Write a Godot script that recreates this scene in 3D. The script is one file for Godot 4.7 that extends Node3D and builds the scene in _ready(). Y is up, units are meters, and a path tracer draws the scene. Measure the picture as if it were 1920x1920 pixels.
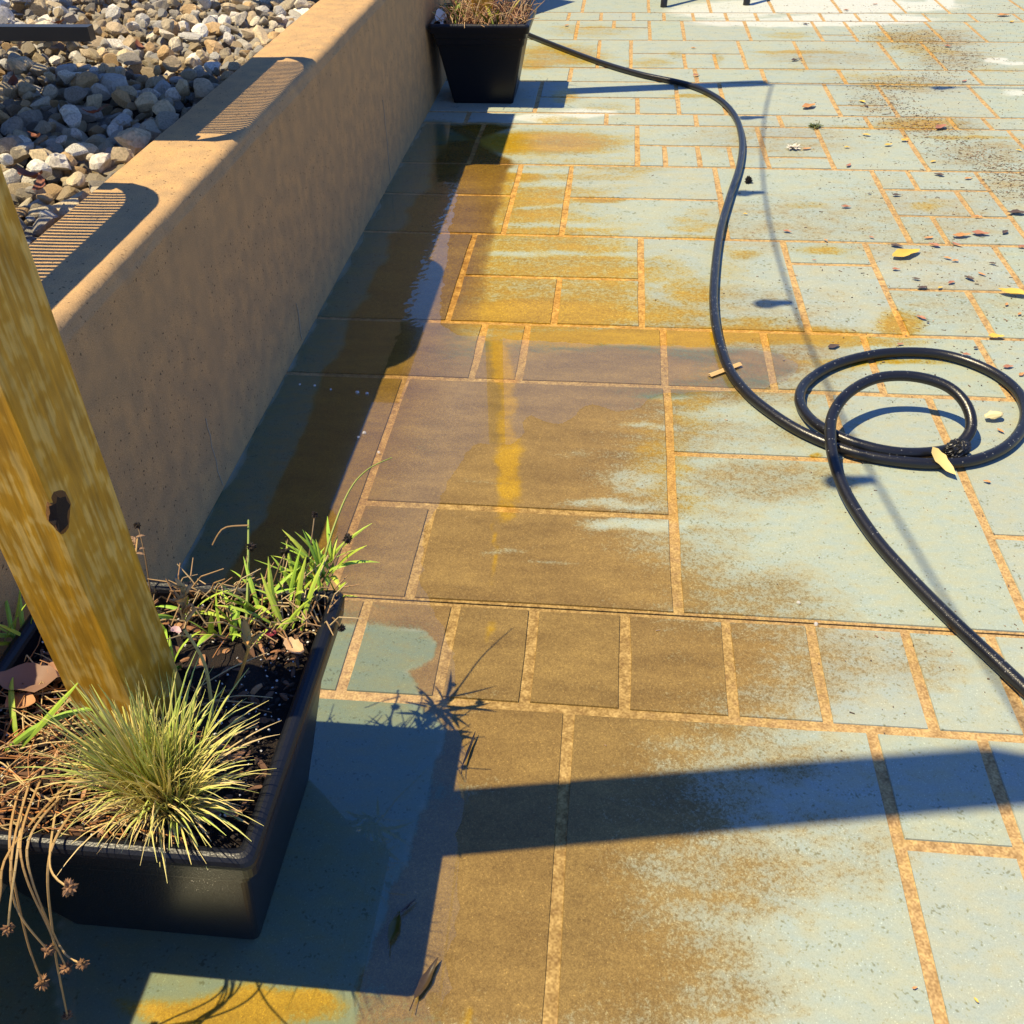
extends Node3D
# A sunlit patio after hosing: stencilled slabs, a concrete retaining wall, two black planters with timber posts.
# x runs across the patio, y is up, depth runs along -z. px() turns a photograph pixel into a direction.

const EYE := 1.29
const FOCAL := 1798.0
const WALL_X := -0.829
const WALL_H := 0.605
const WALL_W := 0.205
const SLABS := [
	-0.829, -0.029, -0.100, 1.063,
	-0.029, 0.472, -0.100, 1.063,
	0.472, 0.646, -0.100, 0.851,
	0.472, 0.646, 0.851, 1.063,
	0.646, 4.200, -0.100, 1.063,
	-0.829, -0.429, 1.063, 1.304,
	-0.429, -0.259, 1.063, 1.304,
	-0.259, -0.108, 1.063, 1.304,
	-0.108, 0.064, 1.063, 1.304,
	0.064, 0.249, 1.063, 1.304,
	0.249, 0.403, 1.063, 1.304,
	0.403, 0.574, 1.063, 1.304,
	0.574, 0.725, 1.063, 1.304,
	0.725, 2.000, 1.063, 1.304,
	2.000, 2.600, 1.063, 1.304,
	2.600, 3.200, 1.063, 1.304,
	3.200, 4.200, 1.063, 1.304,
	-0.829, -0.509, 1.304, 2.122,
	-0.509, -0.353, 1.304, 1.596,
	-0.353, 0.163, 1.304, 1.596,
	-0.509, 0.163, 1.596, 2.122,
	0.163, 0.805, 1.304, 1.831,
	0.163, 0.565, 1.831, 2.122,
	0.565, 0.805, 1.831, 2.122,
	0.805, 2.100, 1.304, 1.583,
	0.805, 2.100, 1.583, 2.122,
	2.100, 2.900, 1.304, 2.122,
	2.900, 4.200, 1.304, 2.122,
	-0.829, -0.339, 2.122, 2.432,
	-0.339, -0.217, 2.122, 2.432,
	-0.217, 0.159, 2.122, 2.432,
	0.159, 0.434, 2.122, 2.432,
	0.434, 0.701, 2.122, 2.432,
	0.701, 1.003, 2.122, 2.432,
	1.003, 2.300, 2.122, 2.432,
	2.300, 3.000, 2.122, 2.432,
	3.000, 4.200, 2.122, 2.432,
	-0.829, -0.449, 2.432, 3.055,
	-0.449, 0.101, 2.736, 3.055,
	-0.449, -0.146, 2.432, 2.736,
	-0.146, 0.101, 2.432, 2.736,
	0.101, 0.560, 2.432, 3.055,
	0.560, 0.820, 2.882, 3.055,
	0.560, 0.820, 2.432, 2.882,
	0.820, 1.221, 2.721, 3.055,
	1.221, 2.200, 2.721, 3.055,
	0.820, 1.054, 2.432, 2.721,
	1.054, 2.200, 2.432, 2.721,
	2.200, 3.000, 2.432, 3.055,
	3.000, 4.200, 2.432, 3.055,
	-0.829, -0.355, 3.055, 3.402,
	-0.829, -0.355, 3.402, 3.731,
	-0.355, -0.160, 3.055, 3.731,
	-0.160, 0.385, 3.055, 3.395,
	-0.160, 0.385, 3.395, 3.731,
	0.385, 0.967, 3.055, 3.731,
	0.967, 1.096, 3.533, 3.731,
	1.096, 1.344, 3.533, 3.731,
	0.967, 1.226, 3.289, 3.533,
	1.226, 1.344, 3.289, 3.533,
	0.967, 1.085, 3.055, 3.289,
	1.085, 1.344, 3.055, 3.289,
	1.344, 2.600, 3.055, 3.731,
	2.600, 4.200, 3.055, 3.731,
	-0.829, -0.561, 3.731, 4.231,
	-0.561, 0.093, 3.731, 4.231,
	0.093, 0.592, 3.973, 4.231,
	0.093, 0.201, 3.731, 3.973,
	0.201, 0.332, 3.731, 3.973,
	0.332, 0.456, 3.731, 3.973,
	0.456, 0.592, 3.731, 3.973,
	0.592, 0.834, 4.096, 4.231,
	0.592, 0.834, 3.858, 4.096,
	0.592, 0.834, 3.731, 3.858,
	0.834, 1.179, 3.731, 4.231,
	1.179, 1.606, 3.731, 4.231,
	1.606, 2.900, 3.731, 4.231,
	2.900, 4.200, 3.731, 4.231,
	-0.829, -0.646, 4.231, 4.391,
	-0.646, -0.039, 4.231, 4.391,
	-0.039, 0.344, 4.231, 4.391,
	0.344, 0.699, 4.231, 4.391,
	0.699, 1.063, 4.231, 4.391,
	1.063, 1.407, 4.231, 4.391,
	1.407, 1.547, 4.231, 4.391,
	1.547, 2.600, 4.231, 4.391,
	2.600, 3.200, 4.231, 4.391,
	3.200, 4.200, 4.231, 4.391,
	-0.829, -0.358, 4.391, 4.887,
	-0.358, 0.276, 4.626, 4.887,
	-0.358, 0.095, 4.391, 4.626,
	0.095, 0.276, 4.391, 4.626,
	0.276, 0.479, 4.391, 4.887,
	0.479, 0.964, 4.391, 4.887,
	0.964, 1.205, 4.546, 4.887,
	0.964, 1.205, 4.391, 4.546,
	1.205, 1.616, 4.391, 4.887,
	1.616, 2.500, 4.391, 4.887,
	2.500, 3.200, 4.391, 4.887,
	3.200, 4.200, 4.391, 4.887,
	-0.829, -0.230, 4.887, 5.135,
	-0.230, 0.378, 4.887, 5.135,
	0.378, 0.701, 4.887, 5.135,
	0.701, 1.070, 4.887, 5.135,
	1.070, 1.689, 4.887, 5.135,
	1.689, 2.700, 4.887, 5.135,
	2.700, 3.300, 4.887, 5.135,
	3.300, 4.200, 4.887, 5.135,
	-0.829, -0.104, 5.135, 5.698,
	-0.104, 0.064, 5.135, 5.698,
	0.064, 0.335, 5.135, 5.417,
	0.335, 0.489, 5.135, 5.417,
	0.489, 0.634, 5.135, 5.417,
	0.064, 0.634, 5.417, 5.698,
	0.634, 0.925, 5.135, 5.698,
	0.925, 1.365, 5.135, 5.698,
	1.365, 1.584, 5.135, 5.698,
	1.584, 2.300, 5.135, 5.698,
	2.300, 3.100, 5.135, 5.698,
	3.100, 4.200, 5.135, 5.698,
	-0.829, -0.242, 5.698, 6.158,
	-0.242, -0.035, 5.982, 6.158,
	-0.035, 0.167, 5.982, 6.158,
	-0.242, 0.167, 5.698, 5.982,
	0.167, 0.353, 5.698, 6.158,
	0.353, 0.707, 5.698, 6.158,
	0.707, 1.085, 5.698, 6.158,
	1.085, 1.266, 5.830, 6.158,
	1.085, 1.266, 5.698, 5.830,
	1.266, 1.444, 5.698, 6.158,
	1.444, 1.712, 5.698, 6.158,
	1.712, 1.930, 5.698, 6.158,
	1.930, 2.700, 5.698, 6.158,
	2.700, 3.400, 5.698, 6.158,
	3.400, 4.200, 5.698, 6.158,
	-0.829, -0.305, 6.158, 6.367,
	-0.305, -0.113, 6.158, 6.367,
	-0.113, 0.077, 6.158, 6.367,
	0.077, 0.255, 6.158, 6.367,
	0.255, 0.425, 6.158, 6.367,
	0.425, 0.616, 6.158, 6.367,
	0.616, 0.788, 6.158, 6.367,
	0.788, 0.978, 6.158, 6.367,
	0.978, 1.160, 6.158, 6.367,
	1.160, 1.362, 6.158, 6.367,
	1.362, 1.560, 6.158, 6.367,
	1.560, 1.746, 6.158, 6.367,
	1.746, 2.004, 6.158, 6.367,
	2.004, 2.254, 6.158, 6.367,
	2.254, 2.900, 6.158, 6.367,
	2.900, 3.300, 6.158, 6.367,
	3.300, 4.200, 6.158, 6.367,
	-0.829, -0.229, 6.367, 7.117,
	-0.229, 0.168, 6.367, 7.117,
	0.168, 0.536, 6.367, 7.117,
	0.536, 0.903, 6.367, 7.117,
	0.903, 1.289, 6.367, 7.117,
	1.289, 1.658, 6.367, 7.117,
	1.658, 1.906, 6.367, 7.117,
	1.906, 2.342, 6.367, 7.117,
	2.342, 3.000, 6.367, 7.117,
	3.000, 4.200, 6.367, 7.117,
	-0.829, -0.300, 7.117, 7.467,
	-0.300, 0.100, 7.117, 7.467,
	0.100, 0.500, 7.117, 7.467,
	0.500, 0.900, 7.117, 7.467,
	0.900, 1.300, 7.117, 7.467,
	1.300, 1.700, 7.117, 7.467,
	1.700, 2.100, 7.117, 7.467,
	2.100, 2.500, 7.117, 7.467,
	2.500, 2.900, 7.117, 7.467,
	2.900, 3.300, 7.117, 7.467,
	3.300, 4.200, 7.117, 7.467,
	-0.829, -0.400, 7.467, 8.267,
	-0.400, 0.300, 7.467, 8.267,
	0.300, 1.100, 7.467, 8.267,
	1.100, 1.600, 7.467, 8.267,
	1.600, 2.400, 7.467, 8.267,
	2.400, 3.000, 7.467, 8.267,
	3.000, 4.200, 7.467, 8.267]

var rng := RandomNumberGenerator.new()
var turn := Basis()
var taken := {}

# ---------------------------------------------------------------- camera arithmetic
func setup_camera_basis() -> void:
	var p := deg_to_rad(38.916)
	var r := deg_to_rad(-1.294)
	var y := deg_to_rad(-6.46)
	# rows of the world-to-lens matrix (x right, y down, z forward; world x right, y up, depth forward)
	var ry := Basis(Vector3(cos(y), 0, sin(y)), Vector3(0, 1, 0), Vector3(-sin(y), 0, cos(y)))
	var flip := Basis(Vector3(1, 0, 0), Vector3(0, -1, 0), Vector3(0, 0, 1))
	var rx := Basis(Vector3(1, 0, 0), Vector3(0, cos(p), sin(p)), Vector3(0, -sin(p), cos(p)))
	var rz := Basis(Vector3(cos(r), sin(r), 0), Vector3(-sin(r), cos(r), 0), Vector3(0, 0, 1))
	turn = rz * rx * flip * ry

func px(u: float, v: float) -> Vector3:
	var d := turn.transposed() * Vector3((u - 960.0) / FOCAL, (v - 960.0) / FOCAL, 1.0)
	return Vector3(d.x, d.y, -d.z)

func on(u: float, v: float, h := 0.0) -> Vector3:       # the point of the level plane y = h seen at a pixel
	var d := px(u, v)
	var t := (h - EYE) / d.y
	return Vector3(d.x * t, h, d.z * t)

func at_depth(u: float, v: float, z: float) -> Vector3:
	var d := px(u, v)
	var t := -z / d.z
	return Vector3(d.x * t, EYE + d.y * t, -z)

func seen(p: Vector3) -> Vector2:
	var c := turn * Vector3(p.x, p.y - EYE, -p.z)
	if c.z < 0.05:
		return Vector2(-9999, -9999)
	return Vector2(960.0 + FOCAL * c.x / c.z, 960.0 + FOCAL * c.y / c.z)

# ---------------------------------------------------------------- nodes
func numbered(called: String) -> String:
	if not taken.has(called):
		taken[called] = 0
		return called
	taken[called] += 1
	return "%s_%03d" % [called, taken[called]]

func tag(o: Node3D, label: String, category: String, group := "") -> Node3D:
	o.set_meta("label", label)
	o.set_meta("category", category)
	if group:
		o.set_meta("group", group)
	return o

func thing(called: String, label: String, category: String, at := Vector3.ZERO, group := "") -> Node3D:
	var o := Node3D.new()
	o.name = numbered(called)
	add_child(o)
	o.position = at
	return tag(o, label, category, group)

func put(called: String, m: Mesh, mat: Material, parent: Node = self) -> MeshInstance3D:
	var o := MeshInstance3D.new()
	o.mesh = m
	if mat:
		o.material_override = mat
	if parent == self:
		o.name = numbered(called)
		add_child(o)
	else:
		o.name = called
		parent.add_child(o, true)
	return o

func structure(o: Node3D) -> Node3D:
	o.set_meta("kind", "structure")
	return o

func lin(r: float, g: float, b: float) -> Color:
	return Color(r, g, b).linear_to_srgb()

func mat(c: Color, rough := 0.8, spec := 0.5) -> StandardMaterial3D:
	var m := StandardMaterial3D.new()
	m.albedo_color = c
	m.roughness = rough
	m.metallic_specular = spec
	return m

func noise_tex(freq: float, ramp: Array, size := 512, octaves := 4, seed_ := 1, kind := FastNoiseLite.TYPE_SIMPLEX_SMOOTH) -> NoiseTexture2D:
	var n := FastNoiseLite.new()
	n.noise_type = kind
	n.frequency = freq
	n.fractal_octaves = octaves
	n.seed = seed_
	var t := NoiseTexture2D.new()
	t.width = size
	t.height = size
	t.seamless = true
	t.noise = n
	if ramp:
		var g := Gradient.new()
		var offs := PackedFloat32Array()
		var cols := PackedColorArray()
		for r in ramp:
			offs.append(r[0])
			cols.append(r[1])
		g.offsets = offs
		g.colors = cols
		t.color_ramp = g
	return t

func textured(ramp: Array, freq: float, scale: float, rough := 0.85, bump := 0.0, bump_freq := 0.1, seed_ := 1) -> StandardMaterial3D:
	var m := mat(Color.WHITE, rough)
	m.albedo_texture = noise_tex(freq, ramp, 512, 5, seed_)
	m.uv1_triplanar = true
	m.uv1_world_triplanar = true
	m.uv1_scale = Vector3.ONE * scale
	if bump > 0.0:
		m.heightmap_enabled = true
		m.heightmap_texture = noise_tex(bump_freq, [], 512, 4, seed_ + 7)
		m.heightmap_scale = bump
	return m

# ---------------------------------------------------------------- shapes
func st_new(smooth := false) -> SurfaceTool:
	var st := SurfaceTool.new()
	st.begin(Mesh.PRIMITIVE_TRIANGLES)
	st.set_smooth_group(0 if smooth else -1)
	return st

func tri(st: SurfaceTool, a: Vector3, b: Vector3, c: Vector3) -> void:
	st.add_vertex(a)
	st.add_vertex(b)
	st.add_vertex(c)

func quad(st: SurfaceTool, a: Vector3, b: Vector3, c: Vector3, d: Vector3) -> void:
	tri(st, a, b, c)
	tri(st, a, c, d)

func done(st: SurfaceTool) -> ArrayMesh:
	st.generate_normals()
	return st.commit()

func box_into(st: SurfaceTool, lo: Vector3, hi: Vector3) -> void:
	var a := Vector3(lo.x, lo.y, lo.z)
	var b := Vector3(hi.x, lo.y, lo.z)
	var c := Vector3(hi.x, lo.y, hi.z)
	var d := Vector3(lo.x, lo.y, hi.z)
	var up := Vector3(0, hi.y - lo.y, 0)
	quad(st, a, b, c, d)
	quad(st, a + up, d + up, c + up, b + up)
	quad(st, a, a + up, b + up, b)
	quad(st, b, b + up, c + up, c)
	quad(st, c, c + up, d + up, d)
	quad(st, d, d + up, a + up, a)

func box_mesh(lo: Vector3, hi: Vector3) -> ArrayMesh:
	var st := st_new()
	box_into(st, lo, hi)
	return done(st)

func spline(pts: PackedVector3Array, step: float) -> PackedVector3Array:
	var out := PackedVector3Array()
	var n := pts.size()
	for i in n - 1:
		var p0 := pts[maxi(i - 1, 0)]
		var p1 := pts[i]
		var p2 := pts[i + 1]
		var p3 := pts[mini(i + 2, n - 1)]
		var k := maxi(1, int(ceil(p1.distance_to(p2) / step)))
		for j in k:
			out.append(p1.cubic_interpolate(p2, p0, p3, float(j) / k))
	out.append(pts[n - 1])
	return out

func tube(path: PackedVector3Array, radii: PackedFloat32Array, sides := 8, capped := true) -> ArrayMesh:
	var v := PackedVector3Array()
	var nn := PackedVector3Array()
	var idx := PackedInt32Array()
	var n := path.size()
	var up := Vector3(0.13, 1, 0.07).normalized()
	for i in n:
		var t := (path[mini(i + 1, n - 1)] - path[maxi(i - 1, 0)]).normalized()
		var s := t.cross(up)
		if s.length() < 0.1:
			s = t.cross(Vector3(1, 0, 0.2))
		s = s.normalized()
		var w := s.cross(t).normalized()
		up = w
		var r := radii[mini(i, radii.size() - 1)]
		for k in sides:
			var a := TAU * k / sides
			var d := s * cos(a) + w * sin(a)
			v.append(path[i] + d * r)
			nn.append(d)
	for i in n - 1:
		for k in sides:
			var a := i * sides + k
			var b := i * sides + (k + 1) % sides
			idx.append_array(PackedInt32Array([a, b, b + sides, a, b + sides, a + sides]))
	if capped:
		for e in [0, n - 1]:
			var c := v.size()
			v.append(path[e])
			nn.append((path[e] - path[1 if e == 0 else n - 2]).normalized())
			for k in sides:
				var a: int = e * sides + k
				var b: int = e * sides + (k + 1) % sides
				idx.append_array(PackedInt32Array([c, b, a] if e == 0 else [c, a, b]))
	var arr := []
	arr.resize(Mesh.ARRAY_MAX)
	arr[Mesh.ARRAY_VERTEX] = v
	arr[Mesh.ARRAY_NORMAL] = nn
	arr[Mesh.ARRAY_INDEX] = idx
	var m := ArrayMesh.new()
	m.add_surface_from_arrays(Mesh.PRIMITIVE_TRIANGLES, arr)
	return m

func pv(a: Array) -> PackedVector3Array:
	return PackedVector3Array(a)

func pf(a: Array) -> PackedFloat32Array:
	return PackedFloat32Array(a)

# a blade: curved ribbon with a fold along its middle
func blade_into(st: SurfaceTool, base: Vector3, dir: Vector3, length: float, width: float, droop: float, c0: Color, c1: Color, segs := 6) -> Vector3:
	var p := base
	var d := dir.normalized()
	var side := d.cross(Vector3.UP)
	if side.length() < 0.05:
		side = Vector3(1, 0, 0)
	side = side.normalized().rotated(d, rng.randf_range(-0.9, 0.9))
	var rows := []
	for i in segs + 1:
		var t := float(i) / segs
		var w := width * (0.55 + 0.9 * t * (1.0 - t) * 2.0) * (1.0 - pow(t, 5.0)) * 0.5 + 0.0002
		rows.append([p - side * w, p + side.cross(d).normalized() * w * 0.35, p + side * w, c0.lerp(c1, t)])
		d = (d + Vector3(0, -droop / segs, 0) + Vector3(rng.randf_range(-1, 1), rng.randf_range(-1, 1), rng.randf_range(-1, 1)) * 0.035).normalized()
		p += d * length / segs
	for i in segs:
		var a: Array = rows[i]
		var b: Array = rows[i + 1]
		for k in 2:
			for q in [[a, k], [b, k], [b, k + 1], [a, k], [b, k + 1], [a, k + 1]]:
				st.set_color(q[0][3])
				st.add_vertex(q[0][q[1]])
	return p

func leaf_mesh(length: float, width: float, curl: float, fold: float, seed_: int) -> ArrayMesh:
	var r := RandomNumberGenerator.new()
	r.seed = seed_
	var st := st_new(true)
	var rows := []
	var n := 8
	for i in n + 1:
		var t := float(i) / n
		var w := width * 0.5 * pow(sin(PI * pow(t, 0.8)), 0.8) * r.randf_range(0.82, 1.12) + 0.0004
		var y := curl * (t - 0.5) * (t - 0.5) * 4.0 * length + r.randf_range(0, 0.002)
		var row := []
		for k in 5:
			var s := (k - 2) / 2.0
			row.append(Vector3((t - 0.5) * length, y + absf(s) * fold * w * (1.0 + 0.4 * sin(t * 9.0 + s * 3.0)), s * w))
		rows.append(row)
	for i in n:
		for k in 4:
			quad(st, rows[i][k], rows[i][k + 1], rows[i + 1][k + 1], rows[i + 1][k])
	# stalk
	var s0 := Vector3(-0.5 * length, rows[0][2].y, 0)
	var s1 := s0 + Vector3(-0.28 * length, 0.004, 0.06 * length)
	for q in [Vector3(0, 0.0007, 0), Vector3(0, 0, 0.0007)]:
		quad(st, s0 - q, s0 + q, s1 + q, s1 - q)
	return done(st)

# ---------------------------------------------------------------- the patio's surface
# stains as they lie on the floor, listed by where the photograph shows them: [centre x, centre y, half width, half height, amount]
const OCHRE := [
	[1010, 268, 200, 28, 1.0], [930, 338, 130, 20, 1.15], [1130, 318, 130, 8, 0.8], [955, 392, 120, 30, 0.9], [1120, 374, 70, 6, 1.0], [930, 425, 130, 20, 0.7],
	[1040, 466, 190, 20, 0.62], [1010, 512, 200, 34, 0.85], [1180, 505, 140, 38, 0.62], [1000, 588, 230, 42, 1.25], [1230, 592, 150, 30, 0.7],
	[1180, 632, 320, 22, 1.25], [1440, 628, 220, 22, 1.15], [1690, 610, 55, 34, 0.9], [1600, 640, 170, 12, 0.8], [1400, 600, 110, 10, 0.8], [1392, 480, 46, 14, 0.7], [1540, 470, 60, 12, 0.65],
	[1510, 385, 46, 9, 0.55], [1290, 445, 80, 8, 0.6], [1290, 545, 60, 40, 0.65], [1300, 420, 60, 30, 0.45], [1370, 520, 40, 90, 0.35],
	[938, 665, 22, 50, 1.05], [944, 712, 22, 44, 1.05], [948, 762, 20, 40, 0.85], [952, 815, 22, 40, 0.85], [958, 868, 27, 44, 1.1], [957, 905, 26, 40, 1.0], [948, 955, 16, 34, 0.75], [930, 1030, 5, 60, 0.7], [915, 1180, 8, 34, 0.6],
	[1050, 105, 110, 26, 0.75], [1110, 58, 110, 14, 0.5], [1000, 120, 60, 12, 0.8], [1220, 118, 60, 10, 0.5], [1060, 180, 30, 18, 0.6], [1130, 200, 60, 10, 0.5], [1050, 225, 60, 8, 0.5],
	[1270, 103, 20, 10, 0.5], [1345, 108, 14, 16, 0.5], [1300, 180, 60, 5, 0.6], [1500, 98, 110, 4, 0.7], [1480, 66, 60, 8, 0.45], [1715, 88, 60, 8, 0.6],
	[1690, 70, 90, 14, 0.62], [1740, 95, 60, 20, 0.5], [1620, 150, 120, 14, 0.4], [1700, 160, 110, 8, 0.5], [1720, 232, 90, 12, 0.75], [1800, 258, 120, 5, 0.7], [1620, 238, 100, 6, 0.5],
	[1740, 385, 40, 12, 0.5], [1870, 132, 60, 6, 0.5], [1520, 130, 120, 6, 0.4], [1330, 715, 30, 60, 0.35], [1560, 690, 60, 10, 0.45], [1650, 680, 160, 8, 0.8], [1530, 855, 20, 8, 0.9],
	[430, 1895, 200, 42, 1.25], [560, 1890, 110, 36, 1.1], [880, 1905, 14, 30, 0.8],
	[1300, 760, 60, 60, 0.55], [1240, 870, 80, 90, 0.5], [1290, 960, 50, 60, 0.4]]
const FILM := [
	[950, 760, 320, 130, 1.3], [880, 900, 230, 110, 1.35], [1080, 880, 200, 90, 0.95], [1120, 690, 270, 45, 1.2], [1400, 685, 150, 40, 0.85], [1180, 790, 130, 60, 0.8],
	[850, 1010, 240, 70, 1.3], [1000, 1080, 290, 80, 1.35], [1180, 1100, 170, 70, 1.1], [1250, 1230, 250, 100, 1.1], [950, 1230, 260, 110, 1.5], [1000, 1400, 260, 120, 1.4],
	[950, 1600, 240, 160, 1.4], [850, 1750, 220, 190, 1.5], [980, 1830, 210, 130, 1.25], [1180, 1520, 220, 120, 1.0], [1270, 1390, 220, 60, 0.95], [1130, 1800, 190, 130, 0.95],
	[1300, 1830, 260, 130, 0.62], [1330, 1640, 260, 110, 0.6], [1400, 1250, 300, 110, 0.62], [1440, 1420, 170, 60, 0.55], [1400, 1120, 170, 60, 0.62], [1340, 1010, 110, 70, 0.5],
	[1420, 900, 200, 50, 0.55], [1500, 800, 120, 40, 0.4], [1560, 1240, 140, 90, 0.5], [1700, 1240, 120, 70, 0.42], [1560, 1600, 180, 110, 0.36], [1600, 1560, 120, 60, 0.3],
	[1380, 560, 160, 30, 0.4], [1480, 420, 240, 60, 0.34], [1450, 260, 200, 40, 0.34], [1700, 420, 240, 90, 0.3], [1800, 560, 160, 60, 0.28],
	[1740, 75, 130, 26, 0.45], [1780, 110, 90, 30, 0.42], [1700, 158, 150, 20, 0.4], [1740, 235, 130, 22, 0.48], [1840, 290, 120, 36, 0.42], [1890, 350, 70, 50, 0.35], [1560, 108, 160, 18, 0.35], [1640, 190, 60, 30, 0.3],
	[800, 300, 60, 300, 0.0], [860, 420, 70, 60, 1.0], [850, 520, 80, 60, 1.0], [860, 300, 60, 40, 1.1], [800, 1450, 40, 200, 0.8]]
const SILT_SHADE_EDGE := [[838, 236], [905, 232], [960, 236], [900, 262], [845, 266], [812, 300], [806, 350], [778, 372], [762, 425], [732, 440], [724, 492], [702, 505], [690, 560], [662, 596], [640, 655], [602, 700], [586, 760], [545, 860], [488, 985], [400, 1130], [520, 1130], [700, 1130], [860, 900], [900, 600], [930, 400], [960, 300]]  # brown silt strip along the wall, with the wall's shade painted in
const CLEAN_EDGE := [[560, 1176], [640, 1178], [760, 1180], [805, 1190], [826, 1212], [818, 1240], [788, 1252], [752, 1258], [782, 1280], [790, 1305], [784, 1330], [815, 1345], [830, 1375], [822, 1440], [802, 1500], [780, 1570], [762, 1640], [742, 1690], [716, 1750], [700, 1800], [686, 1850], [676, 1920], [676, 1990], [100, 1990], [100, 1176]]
const PALE := [[1540, 12, 260, 14, 1.3], [1360, 20, 120, 16, 0.9], [1480, 42, 200, 9, 1.0], [1600, 36, 170, 12, 0.9], [1760, 6, 30, 14, 1.2], [1868, 113, 26, 5, 0.9], [1905, 119, 40, 4, 0.6], [1905, 174, 34, 8, 0.5], [1100, 212, 70, 10, 0.7], [1010, 222, 60, 8, 0.8], [1330, 170, 60, 30, 0.12]]
const WASH := [[1050, 320, 150, 6, 0.8], [1080, 345, 160, 8, 0.9], [1020, 388, 60, 4, 0.7], [1090, 424, 130, 5, 0.9], [1020, 420, 90, 5, 0.7], [1000, 476, 120, 5, 1.0], [1170, 478, 90, 5, 0.8], [1240, 742, 60, 8, 0.7], [1210, 800, 60, 5, 0.7], [1130, 945, 110, 10, 0.8], [1200, 985, 130, 14, 1.1], [1040, 1060, 60, 6, 0.6], [940, 1035, 60, 7, 0.6], [1070, 855, 40, 8, 0.5], [1180, 900, 60, 30, 0.6], [900, 905, 60, 5, 0.5], [1540, 1010, 260, 40, 0.6], [1500, 980, 260, 20, 0.6], [1420, 775, 150, 18, 0.9], [1550, 1800, 200, 60, 0.6], [1330, 1400, 120, 30, 0.5], [1250, 1140, 30, 60, 0.2]]

const FILM_AREA := [[750, 636], [1000, 640], [1340, 650], [1500, 670], [1380, 740], [1290, 770], [1250, 840], [1210, 900], [1240, 950], [1220, 1010], [1290, 1060], [1350, 1120], [1500, 1190], [1430, 1330], [1290, 1440], [1340, 1500], [1230, 1580], [1250, 1700], [1340, 1780], [1270, 1960], [650, 1960], [700, 1790], [760, 1650], [830, 1400], [780, 1300], [600, 1190], [560, 1000], [640, 860], [690, 760]]
const OCHRE_AREA := [[880, 300], [1060, 298], [1190, 325], [1090, 395], [1190, 450], [1215, 540], [1230, 600], [1340, 648], [820, 640], [790, 560], [830, 440]]

func poly_of(list: Array) -> PackedVector2Array:
	var p := PackedVector2Array()
	for q in list:
		p.append(Vector2(q[0], q[1]))
	return p

func blobs(list: Array, u: float, v: float) -> float:
	var best := 0.0
	for s in list:
		var dx: float = absf(u - s[0]) / s[2]
		if dx > 1.35:
			continue
		var dy: float = absf(v - s[1]) / s[3]
		if dy > 1.35:
			continue
		var q := 1.0 - smoothstep(0.35, 1.35, sqrt(dx * dx + dy * dy))
		best = maxf(best, q * s[4])
	return best

func inside_soft(poly: PackedVector2Array, p: Vector2, soft: float) -> float:
	var d := 1e9
	var n := poly.size()
	for i in n:
		d = minf(d, p.distance_to(Geometry2D.get_closest_point_to_segment(p, poly[i], poly[(i + 1) % n])))
		if d < 0.5:
			break
	if Geometry2D.is_point_in_polygon(p, poly):
		return clampf(0.5 + d / soft, 0, 1)
	return clampf(0.5 - d / soft, 0, 1)

func noise_bytes(w: int, h: int, stretch_x: int, freq: float, octaves: int, seed_: int, tile := false) -> PackedByteArray:
	var n := FastNoiseLite.new()
	n.noise_type = FastNoiseLite.TYPE_SIMPLEX
	n.frequency = freq
	n.fractal_octaves = octaves
	n.seed = seed_
	var im := n.get_image(w / stretch_x, h, false, false, true) if not tile else n.get_seamless_image(w / stretch_x, h, false, false, 0.12, true)
	if stretch_x > 1:
		im.resize(w, h, Image.INTERPOLATE_BILINEAR)
	return im.get_data()

func white_bytes(n: int, seed_: int) -> PackedByteArray:
	var r := RandomNumberGenerator.new()
	r.seed = seed_ * 7 + 1
	var out := PackedInt32Array()
	out.resize(n * n / 4)
	for i in out.size():
		out[i] = r.randi()
	return out.to_byte_array()

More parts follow.
